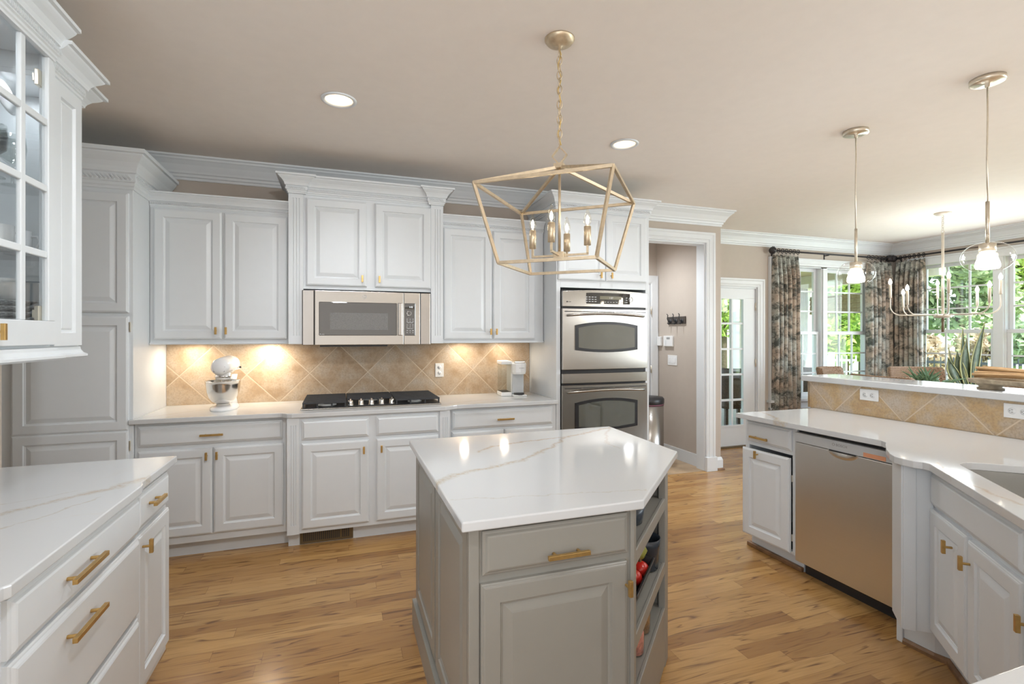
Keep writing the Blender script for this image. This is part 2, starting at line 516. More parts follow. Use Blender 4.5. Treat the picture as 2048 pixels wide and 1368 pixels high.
def weave(name, c0, c1, axis):
    m, nt, p = new_mat(name)
    tc = N(nt, 'ShaderNodeTexCoord')
    sep = N(nt, 'ShaderNodeSeparateXYZ')
    L(nt, tc.outputs['Object'], sep.inputs[0])
    h = math_n(nt, 'ADD', sep.outputs[0], sep.outputs[1])
    vec = N(nt, 'ShaderNodeCombineXYZ')
    L(nt, h, vec.inputs[0])
    L(nt, sep.outputs[2], vec.inputs[1])
    br = N(nt, 'ShaderNodeTexBrick', i_Scale=1.0)
    br.inputs['Color1'].default_value = (*c0, 1)
    br.inputs['Color2'].default_value = (*c1, 1)
    br.inputs['Mortar'].default_value = (0.18, 0.11, 0.065, 1)
    br.inputs['Mortar Size'].default_value = 0.0035
    br.inputs['Mortar Smooth'].default_value = 1.0
    br.inputs['Brick Width'].default_value = 0.030
    br.inputs['Row Height'].default_value = 0.017
    L(nt, vec.outputs[0], br.inputs['Vector'])
    nz = N(nt, 'ShaderNodeTexNoise', i_Scale=160.0, i_Detail=3.0)
    L(nt, tc.outputs['Object'], nz.inputs['Vector'])
    c = mixc(nt, 0.45, br.outputs['Color'], ramp(nt, nz.outputs['Fac'], [(0.3, (0.16, 0.09, 0.05)), (0.7, (0.56, 0.38, 0.25))]))
    L(nt, c, p.inputs['Base Color'])
    p.inputs['Roughness'].default_value = 0.8
    bump(nt, p, math_n(nt, 'SUBTRACT', nz.outputs['Fac'], math_n(nt, 'MULTIPLY', br.outputs['Fac'], 2.0)), 0.8, 0.006)
    return m


SEAGRASS = weave('seagrass_weave', (0.42, 0.27, 0.17), (0.54, 0.37, 0.25), 0)


def leafm(name, c0, c1, trans=0.35):
    m, nt, p = new_mat(name)
    tc = N(nt, 'ShaderNodeTexCoord')
    nz = N(nt, 'ShaderNodeTexNoise', i_Scale=2.2, i_Detail=4.0)
    L(nt, tc.outputs['Object'], nz.inputs['Vector'])
    c = ramp(nt, nz.outputs['Fac'], [(0.35, c0), (0.65, c1)])
    L(nt, c, p.inputs['Base Color'])
    p.inputs['Roughness'].default_value = 0.6
    tl = N(nt, 'ShaderNodeBsdfTranslucent')
    L(nt, c, tl.inputs[0])
    mx = N(nt, 'ShaderNodeMixShader', i_0=trans)
    L(nt, p.outputs[0], mx.inputs[1])
    L(nt, tl.outputs[0], mx.inputs[2])
    L(nt, mx.outputs[0], nt.nodes['Material Output'].inputs[0])
    return m


LEAFA = leafm('fresh_green_leaves', (0.20, 0.34, 0.06), (0.52, 0.62, 0.14))
LEAFB = leafm('grey_green_leaves', (0.20, 0.28, 0.14), (0.46, 0.54, 0.30))
LEAFC = leafm('russet_leaves', (0.40, 0.30, 0.18), (0.62, 0.50, 0.34))
GRASS = leafm('lawn', (0.22, 0.36, 0.10), (0.40, 0.52, 0.20), 0.0)
SUCC = leafm('succulent_green', (0.08, 0.17, 0.09), (0.20, 0.33, 0.18), 0.1)


def snake():
    m, nt, p = new_mat('snake_plant_leaf')
    tc = N(nt, 'ShaderNodeTexCoord')
    nz = N(nt, 'ShaderNodeTexNoise', i_Scale=22.0, i_Detail=3.0)
    L(nt, tc.outputs['Object'], nz.inputs['Vector'])
    L(nt, ramp(nt, nz.outputs['Fac'], [(0.3, (0.09, 0.14, 0.10)), (0.7, (0.19, 0.26, 0.19))]), p.inputs['Base Color'])
    p.inputs['Roughness'].default_value = 0.4
    return m


SNAKE = snake()
SNAKEE = plain('snake_plant_margin', (0.50, 0.52, 0.24), 0.45, var=0.1)


def straw():
    m, nt, p = new_mat('straw_bundle')
    tc = N(nt, 'ShaderNodeTexCoord')
    mp = N(nt, 'ShaderNodeMapping')
    mp.inputs['Scale'].default_value = (90, 5, 90)
    L(nt, tc.outputs['Object'], mp.inputs[0])
    nz = N(nt, 'ShaderNodeTexNoise', i_Scale=1.0, i_Detail=3.0)
    L(nt, mp.outputs[0], nz.inputs['Vector'])
    L(nt, ramp(nt, nz.outputs['Fac'], [(0.3, (0.30, 0.17, 0.075)), (0.7, (0.58, 0.38, 0.19))]), p.inputs['Base Color'])
    p.inputs['Roughness'].default_value = 0.8
    bump(nt, p, nz.outputs['Fac'], 0.8, 0.004)
    return m


STRAW = straw()

# ------------------------------------------------------------------ mesh helpers


class MB:
    def __init__(self):
        self.v, self.f, self.s = [], [], []

    def add(self, vs, fs, smooth=False):
        o = len(self.v)
        self.v += [tuple(p) for p in vs]
        self.f += [tuple(i + o for i in f) for f in fs]
        self.s += [smooth] * len(fs)
        return self

    def box(self, x0, y0, z0, x1, y1, z1):
        x0, x1 = sorted((x0, x1))
        y0, y1 = sorted((y0, y1))
        z0, z1 = sorted((z0, z1))
        vs = [(x, y, z) for z in (z0, z1) for y in (y0, y1) for x in (x0, x1)]
        return self.add(vs, [(0, 2, 3, 1), (4, 5, 7, 6), (0, 1, 5, 4), (2, 6, 7, 3), (0, 4, 6, 2), (1, 3, 7, 5)])

    def skin(self, loops, caps=(True, True), smooth=False, closed=True):
        n = len(loops[0])
        vs = [p for lp in loops for p in lp]
        fs = []
        for k in range(len(loops) - 1):
            for i in range(n if closed else n - 1):
                j = (i + 1) % n
                fs.append((k * n + i, k * n + j, (k + 1) * n + j, (k + 1) * n + i))
        if caps[0]:
            fs.append(tuple(range(n - 1, -1, -1)))
        if caps[1]:
            fs.append(tuple((len(loops) - 1) * n + i for i in range(n)))
        return self.add(vs, fs, smooth)

    def prism(self, poly, z0, z1):
        a = sum(poly[i][0] * poly[(i + 1) % len(poly)][1] - poly[(i + 1) % len(poly)][0] * poly[i][1] for i in range(len(poly)))
        if a < 0:
            poly = poly[::-1]
        return self.skin([[(x, y, z0) for x, y in poly], [(x, y, z1) for x, y in poly]])

    def slab_hole(self, outer, holes, z0, z1):
        tri = tessellate_polygon([[Vector((x, y, 0)) for x, y in lp] for lp in [outer] + holes])
        pts = [p for lp in [outer] + holes for p in lp]
        n = len(pts)
        vs = [(x, y, z1) for x, y in pts] + [(x, y, z0) for x, y in pts]
        fs = []
        for t in tri:
            a, b, c = [Vector((*pts[i], 0)) for i in t]
            if (b - a).cross(c - a).z < 0:
                t = (t[0], t[2], t[1])
            fs.append(tuple(t))
            fs.append((t[2] + n, t[1] + n, t[0] + n))
        st, k = 0, 0
        for lp in [outer] + holes:
            st += k
            k = len(lp)
            for i in range(k):
                j = (i + 1) % k
                fs.append((st + i, st + j, st + j + n, st + i + n))
        return self.add(vs, fs)

    def lathe(self, prof, c=(0, 0, 0), n=24, smooth=True, sx=1.0, sy=1.0, caps=(True, True)):
        loops = []
        for r, z in prof:
            r = max(r, 1e-5)
            loops.append([(c[0] + sx * r * cos(2 * pi * i / n), c[1] + sy * r * sin(2 * pi * i / n), c[2] + z) for i in range(n)])
        return self.skin(loops, caps, smooth)

    def tube(self, pts, r, n=8, caps=True, smooth=True, closed=False):
        pts = [Vector(p) for p in pts]
        m = len(pts)
        rs = r if isinstance(r, (list, tuple)) else [r] * m
        loops = []
        prev = None
        for i, p in enumerate(pts):
            if closed:
                t = (pts[(i + 1) % m] - pts[i - 1])
            else:
                t = pts[min(i + 1, m - 1)] - pts[max(i - 1, 0)]
            t.normalize()
            if prev is None:
                up = Vector((0, 0, 1)) if abs(t.z) < 0.9 else Vector((1, 0, 0))
                a = t.cross(up).normalized()
            else:
                a = (prev - t * prev.dot(t)).normalized()
            b = t.cross(a)
            prev = a
            loops.append([tuple(p + (a * cos(2 * pi * k / n) + b * sin(2 * pi * k / n)) * rs[i]) for k in range(n)])
        if closed:
            loops.append(loops[0])
            return self.skin(loops, (False, False), smooth)
        return self.skin(loops, (caps, caps), smooth)

    def bar(self, p, q, w, h=None, up=(0, 0, 1)):
        """square bar from p to q"""
        p, q = Vector(p), Vector(q)
        h = h or w
        t = (q - p).normalized()
        u = Vector(up)
        if abs(t.dot(u)) > 0.95:
            u = Vector((1, 0, 0))
        a = t.cross(u).normalized() * w / 2
        b = a.cross(t).normalized() * h / 2
        return self.skin([[tuple(c + d) for d in (-a - b, a - b, a + b, -a + b)] for c in (p, q)])

    def ball(self, c, r, n=16, m=10, sc=(1, 1, 1)):
        prof = [(sin(pi * k / m), -cos(pi * k / m)) for k in range(m + 1)]
        loops = []
        for rr, z in prof:
            rr = max(rr, 1e-4)
            loops.append([(c[0] + sc[0] * r * rr * cos(2 * pi * i / n), c[1] + sc[1] * r * rr * sin(2 * pi * i / n), c[2] + sc[2] * r * z) for i in range(n)])
        return self.skin(loops, (True, True), True)

    def torus(self, c, R, r, axis='x', n=16, k=6):
        pts = []
        for i in range(n):
            a = 2 * pi * i / n
            u, v = R * cos(a), R * sin(a)
            pts.append({'x': (c[0], c[1] + u, c[2] + v), 'y': (c[0] + u, c[1], c[2] + v), 'z': (c[0] + u, c[1] + v, c[2])}[axis])
        return self.tube(pts, r, k, closed=True)

    def sweep(self, path, prof, caps=True):
        """profile [(out, z)] carried along an open plan path; out is to the right of travel"""
        P = [Vector((x, y)) for x, y in path]
        loops = []
        for i, p in enumerate(P):
            d0 = (P[i] - P[i - 1]).normalized() if i > 0 else None
            d1 = (P[i + 1] - P[i]).normalized() if i < len(P) - 1 else None
            n0 = Vector((d0.y, -d0.x)) if d0 else None
            n1 = Vector((d1.y, -d1.x)) if d1 else None
            if n0 and n1:
                b = (n0 + n1)
                b = b / max(1e-6, b.dot(n0))
            else:
                b = n0 or n1
            loops.append([(p.x + b.x * o, p.y + b.y * o, z) for o, z in prof])
        return self.skin(loops, (caps, caps))

    def xf(self, M):
        self.v = [tuple(M @ Vector(p)) for p in self.v]
        return self

    def build(self, name, mat, parent=None, bevel=0.0, smooth=None, seg=2, subsurf=0, recalc=True):
        me = bpy.data.meshes.new(name)
        me.from_pydata(self.v, [], self.f)
        me.polygons.foreach_set('use_smooth', [(s if smooth is None else smooth) for s in self.s])
        if recalc:
            import bmesh
            bm = bmesh.new()
            bm.from_mesh(me)
            bmesh.ops.recalc_face_normals(bm, faces=bm.faces)
            bm.to_mesh(me)
            bm.free()
        me.materials.append(mat)
        me.update()
        o = bpy.data.objects.new(name, me)
        COL.objects.link(o)
        if parent:
            o.parent = parent
        if bevel:
            b = o.modifiers.new('bevel', 'BEVEL')
            b.width = bevel
            b.segments = seg
            b.limit_method = 'ANGLE'
            b.angle_limit = radians(40)
        if subsurf:
            s = o.modifiers.new('sub', 'SUBSURF')
            s.levels = s.render_levels = subsurf
        return o


def thing(name, label, cat, loc=(0, 0, 0), rz=0.0, group=None):
    o = bpy.data.objects.new(name, None)
    o.empty_display_size = 0.05
    COL.objects.link(o)
    o.location = loc
    o.rotation_euler = (0, 0, rz)
    return tag(o, label, cat, group)


def tag(o, label, cat, group=None):
    o['label'] = label
    o['category'] = cat
    if group:
        o['group'] = group
    return o


def struct(name, mb, mat, parent=None, bevel=0.0):
    o = mb.build(name, mat, parent, bevel)
    if not parent:
        o['kind'] = 'structure'
    return o


def sempty(name, loc=(0, 0, 0), rz=0.0):
    o = bpy.data.objects.new(name, None)
    COL.objects.link(o)
    o.location = loc
    o.rotation_euler = (0, 0, rz)
    o['kind'] = 'structure'
    return o


def dup(root, loc, rz, label, group=None):
    r = root.copy()
    COL.objects.link(r)
    r.location = loc
    r.rotation_euler = (0, 0, rz)
    r['label'] = label
    if group:
        r['group'] = group

    def kids(a, b):
        for ch in list(a.children):
            c = ch.copy()
            COL.objects.link(c)
            c.parent = b
            kids(ch, c)
    kids(root, r)
    return r


def arc(cx, cy, r, a0, a1, n):
    return [(cx + r * cos(a0 + (a1 - a0) * i / n), cy + r * sin(a0 + (a1 - a0) * i / n)) for i in range(n + 1)]


def text(name, s, size, mat, parent, loc, rot=(radians(90), 0, 0), ext=0.0002, align='LEFT'):
    c = bpy.data.curves.new(name, 'FONT')
    c.body = s
    c.size = size
    c.extrude = ext
    c.align_x = align
    c.resolution_u = 3
    t = bpy.data.objects.new(name + '_outline', c)
    COL.objects.link(t)
    bpy.context.view_layer.update()
    me = bpy.data.meshes.new_from_object(t.evaluated_get(bpy.context.evaluated_depsgraph_get()))
    bpy.data.objects.remove(t)
    bpy.data.curves.remove(c)
    me.name = name
    me.materials.clear()
    me.materials.append(mat)
    o = bpy.data.objects.new(name, me)
    COL.objects.link(o)
    o.parent = parent
    o.location = loc
    o.rotation_euler = rot
    return o


# ---- cabinet vocabulary: local frame, x along the front, -y towards the viewer, z up
DOOR_LOOPS = [(0, 0), (0, .013), (.003, .0165), (.006, .017), (.008, .0195), (.012, .0205), (.056, .0205), (.060, .0135), (.0655, .012),
              (.067, .0105), (.090, .0175), (.0945, .0185)]
DRAWER_LOOPS = [(0, 0), (0, .010), (.004, .0125), (.008, .0135), (.013, .0185), (.018, .0205)]
FLAT_PANEL = [(0, 0), (0, .013), (.048, .013), (.053, .004), (.060, .003), (.066, .007), (.070, .0075)]


def rect_loops(mb, x0, x1, z0, z1, loops, y=0.0):
    mb.skin([[(x0 + i, y - d, z0 + i), (x1 - i, y - d, z0 + i), (x1 - i, y - d, z1 - i), (x0 + i, y - d, z1 - i)] for i, d in loops],
            (True, True))
    return mb


def knob(parent, x, z, mat=None, y=-0.0205, label=None):
    mb = MB().box(x - .0065, y - .034, z - .025, x + .0065, y - .022, z + .025)
    mb.tube([(x, y, z), (x, y - .024, z)], .0045, 10)
    o = mb.build('knob', mat or BRASS, parent, 0.0012)
    return o


def pull(parent, x0, x1, z, mat=None, y=-0.0205):
    mb = MB().box(x0, y - .034, z - .0065, x1, y - .022, z + .0065)
    for x in (x0 + .028, x1 - .028):
        mb.tube([(x, y, z), (x, y - .024, z)], .005, 10)
    return mb.build('handle', mat or BRASS, parent, 0.0012)


def door(parent, x0, x1, z0, z1, mat, y=0.0, k=None, name='door'):
    o = rect_loops(MB(), x0, x1, z0, z1, DOOR_LOOPS, y).build(name, mat, parent, 0.0)
    if k:
        knob(o, k[0], k[1], y=y - .0205)
    return o


def drawer(parent, x0, x1, z0, z1, mat, y=0.0, h=None, name='drawer'):
    o = rect_loops(MB(), x0, x1, z0, z1, DRAWER_LOOPS, y).build(name, mat, parent, 0.0)
    if h:
        pull(o, h[0], h[1], h[2], y=y - .0205)
    return o


def pilaster(parent, x0, x1, z0, z1, y0, y1, mat):
    """fluted strip, face at y0 (front)"""
    w = x1 - x0
    pts = [(x0, y1), (x0, y0)]
    n = 3
    g = w * 0.12
    for i in range(n):
        c = x0 + w * (0.5 + (i - 1) * 0.2)
        pts += [(c - g / 2, y0), (c - g / 4, y0 + .004), (c + g / 4, y0 + .004), (c + g / 2, y0)]
    pts += [(x1, y0), (x1, y1)]
    zs = [z0 + .06, z1 - .05]
    mb = MB().prism(pts, zs[0], zs[1])
    mb.box(x0, y0, z0, x1, y1, zs[0])
    mb.box(x0, y0, zs[1], x1, y1, z1)
    return mb.build('pilaster', mat, parent)


def crown_prof(h, p):
    return [(-.01, 0), (.06 * p, 0), (.06 * p, .07 * h), (.12 * p, .10 * h), (.12 * p, .17 * h), (.20 * p, .20 * h), (.20 * p, .40 * h), (.30 * p, .43 * h),
            (.30 * p, .47 * h), (.36 * p, .56 * h), (.50 * p, .68 * h), (.68 * p, .77 * h), (.80 * p, .84 * h), (.84 * p, .885 * h), (p, .90 * h), (p, h), (-.01, h)]


def crown(parent, path, z, h, p, mat, rope=True, name='crown_moulding'):
    prof = [(o, z + zz) for o, zz in crown_prof(h, p)]
    o = MB().sweep(path, prof).build(name, mat, parent)
    if rope:
        rb = MB()
        P = [Vector(q) for q in path]
        off = .20 * p + .002
        zc = z + .30 * h
        rs = max(.007, .055 * h)
        for i in range(len(P) - 1):
            d = (P[i + 1] - P[i])
            ln = d.length
            d.normalize()
            n = Vector((d.y, -d.x))
            k = int(ln / (max(.007, .055 * h) * 1.7))
            for j in range(k):
                c = P[i] + d * (ln * (j + .5) / k) + n * off
                a = Vector((c.x - d.x * rs * .85, c.y - d.y * rs * .85, zc + rs))
                b = Vector((c.x + d.x * rs * .85, c.y + d.y * rs * .85, zc - rs))
                rb.bar(a, b, rs * .75, .010, up=(n.x, n.y, 0))
        rb.build('rope_trim', mat, o)
    return o


ZC = 2.743     # ceiling
YW = 4.30      # back wall
XN, YN, XE = 3.83, 5.09, 7.60
XL = -1.93
ZT = 0.91      # worktops

# ------------------------------------------------------------------ structure
struct('floor', MB().box(-2.2, -3.4, -.05, 8.2, 5.2, 0), FLOORM)
struct('floor_hall', MB().box(2.2, 4.30, .0005, 3.66, 6.4, .004), HALLT)
CANS = [(-.008, 2.943), (1.844, 2.985)]
struct('ceiling', MB().slab_hole([(-2.2, -3.4), (8.2, -3.4), (8.2, 6.4), (-2.2, 6.4)], [[(cx + .074 * cos(2 * pi * i / 32), cy + .074 * sin(2 * pi * i / 32)) for i in range(32)] for cx, cy in CANS], ZC, ZC + .17), CEIL)
struct('wall_back', MB().box(-2.05, YW, 0, 2.60, YW + .12, ZC), WALL)
wd = MB().box(3.63, YW, 0, XN, YW + .12, ZC).box(2.60, YW, 2.40, 3.63, YW + .12, ZC).box(2.60, YW, 0, 2.66, YW + .12, 2.40)
struct('wall_doorway', wd, WALL)
struct('wall_hall_right', MB().box(3.66, YW + .12, 0, XN, 6.3, ZC), WALL)
struct('wall_hall_far', MB().box(2.2, 5.20, 0, 3.66, 5.32, ZC), WALL)
struct('wall_hall_left', MB().box(2.2, YW + .12, 0, 2.32, 5.2, ZC), WALL)
struct('wall_left', MB().box(-1.45, -3.2, 0, -1.335, 2.655, ZC), WALL)
struct('wall_pantry_side', MB().box(XL - .12, 2.60, 0, XL, YW + .12, ZC), WALL)
struct('wall_left_return', MB().box(XL, 2.60, 0, -1.451, 2.655, ZC), WALL)
# rear wall and the outer walls of the nook
wr = MB().box(-1.45, -3.32, 0, 7.72, -3.2, ZC)
struct('wall_rear', wr, WALL)
# north wall of nook: french door 4.05..5.10, windows 5.40..7.15
wn_ = MB()
wn_.box(XN, YN, 2.05, 5.12, YN + .14, ZC).box(XN, YN, 0, 4.18, YN + .14, 2.05).box(5.12, YN, 0, 5.40, YN + .14, ZC)
wn_.box(5.40, YN, 0, 7.20, YN + .14, .58).box(5.40, YN, 2.36, 7.20, YN + .14, ZC).box(7.20, YN, 0, XE + .14, YN + .14, ZC)
struct('wall_nook_north', wn_, WALL)
EW = [(4.72, 3.86), (3.78, 2.92), (2.84, 1.98)]
we = MB()
we.box(XE, -3.2, 0, XE + .14, 5.1, .56).box(XE, -3.2, 2.40, XE + .14, 5.1, ZC)
we.box(XE, 4.74, .56, XE + .14, 5.1, 2.40).box(XE, -3.2, .56, XE + .14, -2.6, 2.40).box(XE, .9, .56, XE + .14, 1.96, 2.40)
struct('wall_nook_east', we, WALL)

CP = [(-.005, -.16), (.008, -.16), (.010, -.142), (.018, -.138), (.022, -.120), (.030, -.115), (.036, -.10), (.060, -.060), (.085, -.034),
      (.092, -.030), (.098, -.018), (.110, -.012), (.110, 0), (-.005, 0)]


def cornice(name, path):
    return struct(name, MB().sweep(path, [(o, ZC + z) for o, z in CP]), TRIM)


cornice('trim_1', [(XL, 2.66), (XL, YW), (XN, YW), (XN, YN)])
cornice('trim_2', [(XN, YN), (XE, YN), (XE, -3.2)])
BP = [(-.004, 0), (.017, 0), (.017, .105), (.013, .115), (.010, .125), (.006, .135), (-.004, .135)]


def base(name, path):
    o = struct(name, MB().sweep(path, BP), TRIM)
    MB().sweep(path, [(.016, .001), (.031, .001), (.030, .012), (.025, .019), (.016, .022)]).build('shoe_moulding', SHOEW if name != 'baseboard_hall' else TRIM, o)
    return o


base('baseboard_hall', [(3.655, 5.19), (3.655, YW + .13)][::-1])
base('baseboard_doorway', [(3.745, YW), (XN, YW), (XN, YN)])
base('baseboard_nook', [(5.22, YN), (XE, YN), (XE, -2)])

# casing of the hall doorway
KP = [(0, 0), (0, .018), (.012, .022), (.030, .020), (.036, .025), (.075, .027), (.085, .034), (.105, .034), (.105, 0)]


def casing(name, x0, x1, zt, y, w=.105, prof=KP, z0=0.0, mat=TRIM, parent=None, bottom=False):
    """frame around an opening x0..x1, facing -y at plane y"""
    k = w / .105
    mb = MB()
    lo = []
    pts = [(x0, z0), (x0, zt), (x1, zt), (x1, z0)]
    dirs = [(-1, 0), (-1, 1), (1, 1), (1, 0)]
    for (x, z), (dx, dz) in zip(pts, dirs):
        lo.append([(x + dx * o * k, y - d, z + dz * o * k) for o, d in prof])
    mb.skin(lo, (True, True))
    if bottom:
        mb.box(x0 - w - .03, y - .075, z0 - .03, x1 + w + .03, y, z0)
        mb.box(x0 - w, y - .028, z0 - .12, x1 + w, y, z0 - .03)
        mb.box(x0 - w, y - .034, z0 - .13, x1 + w, y, z0 - .105)
    return struct(name, mb, mat, parent)


dc = casing('trim_3', 2.66, 3.63, 2.40, YW)
MB().box(3.615, YW, 0, 3.63, YW + .12, 2.40).box(2.66, YW, 0, 2.675, YW + .12, 2.40).box(2.675, YW, 2.385, 3.615, YW + .12, 2.40).build('jamb', TRIM, dc)
MB().box(3.62, YW - .042, 0, 3.755, YW, .15).build('plinth_block', TRIM, dc, 0.004)

# hall door on the far wall
d2 = sempty('door_2', (0, 0, 0))
MB().box(2.75, 5.165, .01, 3.545, 5.2, 2.05).build('door_slab', TRIM, d2, 0.003)
mb = MB()
lo = []
for (x, z), (dx, dz) in zip([(2.75, 0), (2.75, 2.05), (3.55, 2.05), (3.55, 0)], [(-1, 0), (-1, 1), (1, 1), (1, 0)]):
    lo.append([(x + dx * o, 5.2 - d, z + dz * o) for o, d in [(0, 0), (0, .04), (.02, .045), (.08, .048), (.10, .05), (.10, 0)]])
mb.skin(lo).build('door_casing', TRIM, d2)
for z in (1.73, 1.02, .25):
    MB().tube([(3.548, 5.148, z - .045), (3.548, 5.148, z + .045)], .008, 10).build('hinge', NICKEL, d2)


# ------------------------------------------------------------------ windows and french door
def grid_sash(parent, u0, u1, z0, z1, cols, rows, y0, y1, to, stile=.042, mun=.020, glass=True):
    """one sash with its muntins; to(u, y, z) maps to the room"""
    mb = MB()

    def bx(a, b, c, d, ya=y0, yb=y1):
        p, q = to(a, ya, c), to(b, yb, d)
        mb.box(*p, *q)
    bx(u0, u1, z0, z0 + stile * 1.2)
    bx(u0, u1, z1 - stile, z1)
    bx(u0, u0 + stile, z0 + stile * 1.2, z1 - stile)
    bx(u1 - stile, u1, z0 + stile * 1.2, z1 - stile)
    o = mb.build('sash', TRIM, parent, 0.003)
    gu0, gu1, gz0, gz1 = u0 + stile, u1 - stile, z0 + stile * 1.2, z1 - stile
    mm = MB()
    mb = mm
    e = (y1 - y0) * .2
    for i in range(1, cols):
        u = gu0 + (gu1 - gu0) * i / cols
        bx(u - mun / 2, u + mun / 2, gz0, gz1, y0 + e, y1 - e)
    for i in range(1, rows):
        z = gz0 + (gz1 - gz0) * i / rows
        bx(gu0, gu1, z - mun / 2, z + mun / 2, y0 + e * 1.1, y1 - e * 1.1)
    mm.build('muntin_grid', TRIM, o)
    if glass:
        ym = (y0 + y1) / 2
        p, q = to(gu0, ym - .002, gz0), to(gu1, ym + .002, gz1)
        MB().box(*p, *q).build('pane', PANE, o)
    return o


def window(name, to, us, z0, z1, zm):
    """double-hung units side by side"""
    w = sempty(name)
    fr = MB()
    for u0, u1 in us:
        for a, b in ((u0 - .022, u0), (u1, u1 + .022)):
            fr.box(*to(a, .0, z0 - .02), *to(b, .14, z1 + .02))
        fr.box(*to(u0 - .022, .0, z1), *to(u1 + .022, .14, z1 + .02))
        fr.box(*to(u0 - .022, .0, z0 - .02), *to(u1 + .022, .14, z0))
    fr.build('frame', TRIM, w, 0.002)
    for u0, u1 in us:
        grid_sash(w, u0, u1, zm - .02, z1, 3, 3, .075, .11, to)
        grid_sash(w, u0, u1, z0, zm + .025, 3, 3, .035, .07, to)
    return w


toN = lambda u, y, z: (u, YN + y, z)
toE = lambda u, y, z: (XE + y, u, z)
w1 = window('window_1', toN, [(5.425, 6.235), (6.345, 7.175)], .60, 2.345, 1.455)
MB().box(6.25, YN - .022, .60, 6.33, YN + .02, 2.345).build('mullion_casing', TRIM, w1, 0.004)
casing('window_casing', 5.40, 7.20, 2.365, YN, .095, parent=w1, z0=.58, bottom=True)
w2 = window('window_2', toE, [(b + .02, a - .02) for a, b in EW], .58, 2.385, 1.475)
mb = MB()
for u in (3.82, 2.88):
    mb.box(XE - .022, u - .05, .58, XE + .02, u + .05, 2.385)
for u0, u1 in ((4.72, 4.82), (1.88, 1.98)):
    mb.box(XE - .026, u0, .55, XE, u1, 2.39)
mb.box(XE - .028, 1.88, 2.385, XE, 4.82, 2.49).box(XE - .04, 1.86, 2.475, XE, 4.84, 2.50)
mb.box(XE - .075, 1.85, .545, XE, 4.85, .575).box(XE - .026, 1.88, .43, XE, 4.82, .545)
mb.build('window_casing', TRIM, w2, 0.004)
w3 = window('window_3', toE, [(-.80, .10), (-1.75, -.85), (.15, .88)], .58, 2.385, 1.475)

d1 = sempty('door_1')
MB().box(4.16, YN, 0, 4.2, YN + .14, 2.05).box(5.10, YN, 0, 5.12, YN + .14, 2.05).box(4.2, YN, 2.03, 5.10, YN + .14, 2.05).build('jamb', TRIM, d1)
casing('door_casing', 4.18, 5.112, 2.05, YN, .105, parent=d1)
sl = MB()
yd0, yd1 = YN + .012, YN + .055
sl.box(4.205, yd0, .01, 5.095, yd1, .275).box(4.205, yd0, 1.905, 5.095, yd1, 2.03).box(4.205, yd0, .275, 4.37, yd1, 1.905).box(4.91, yd0, .275, 5.095, yd1, 1.905)
slab = sl.build('door_slab', TRIM, d1, 0.003)
mb = MB()
mb.box(4.355, yd0 - .008, .26, 4.925, yd0, .285).box(4.355, yd0 - .008, 1.89, 4.925, yd0, 1.92).box(4.9, yd0 - .008, .285, 4.925, yd0, 1.89).box(4.355, yd0 - .008, .285, 4.38, yd0, 1.89)
for x in (4.547, 4.729):
    mb.box(x - .012, yd0, .275, x + .012, yd1, 1.905)
for i in range(1, 5):
    z = .275 + 1.63 * i / 5
    mb.box(4.37, yd0 + .003, z - .012, 4.91, yd1 - .003, z + .012)
mb.build('muntin_grid', TRIM, slab)
MB().box(4.37, yd0 + .02, .275, 4.91, yd0 + .024, 1.905).build('pane', PANE, slab)
for z in (1.80, 1.07, .25):
    MB().tube([(5.098, YN + .004, z - .05), (5.098, YN + .004, z + .05)], .008, 8).build('hinge', NICKEL, d1)
MB().box(4.2, YN - .03, 0, 5.10, YN + .14, .018).build('threshold', VENTM, d1)

# ------------------------------------------------------------------ left: pantry
pt = thing('pantry_cabinet', 'tall grey-white pantry cabinet with raised panels at the left end of the back wall', 'cabinet', (-1.85, 3.672, 0))
PW = 1.85 - 1.211
MB().box(0, 0, .10, PW, .624, 2.345).build('body', WHITE, pt, 0.002)
MB().box(.01, .07, 0, PW - .005, .62, .10).build('toe_kick', WHITE, pt)
door(pt, .052, PW - .020, 1.568, 2.30, WHITE, name='door')
ld = MB()
rect_loops(ld, .052, PW - .020, .845, 1.545, DOOR_LOOPS)
rect_loops(ld, .052, PW - .020, .125, .8449, DOOR_LOOPS)
lo_ = ld.build('door', WHITE, pt)
for z in (1.48, .75):
    MB().box(PW - .018, -.012, z - .03, PW - .012, 0, z + .03).build('hinge', NICKEL, pt)
crown(pt, [(0, .60), (0, 0), (PW, 0), (PW, .60)], 2.325, .235, .085, WHITE)

# ------------------------------------------------------------------ back base cabinets
YF = 3.69


def base_body(root, w, depth, mat=WHITE, z0=.10, z1=.879, toe=.065, toez=.10, x0=0.0):
    MB().box(x0, 0, z0, w, depth, z1).build('body', mat, root, 0.0015)
    MB().box(x0 + .002, toe, 0, w - .002, depth, toez + .002).build('toe_kick', mat, root)


bl = thing('base_cabinet', 'white base cabinet with one wide drawer and two doors beside the pantry', 'cabinet', (-1.209, YF, 0))
base_body(bl, .872, .60)
drawer(bl, .019, .840, .732, .860, WHITE, h=(.361, .493, .790))
door(bl, .021, .426, .150, .704, WHITE, k=(.397, .655))
door(bl, .433, .847, .150, .704, WHITE, k=(.456, .655))

bc = thing('base_cabinet', 'white bumped-out base cabinet with fluted posts under the gas cooktop', 'cabinet', (-.336, 3.62, 0))
base_body(bc, 1.095, .67)
pilaster(bc, .0, .074, .10, .879, -.012, 0, WHITE)
pilaster(bc, 1.021, 1.095, .10, .879, -.012, 0, WHITE)
drawer(bc, .090, .523, .727, .858, WHITE)
drawer(bc, .573, 1.010, .727, .858, WHITE)
door(bc, .090, .523, .131, .704, WHITE, k=(.488, .638))
door(bc, .573, 1.010, .131, .704, WHITE, k=(.606, .638))

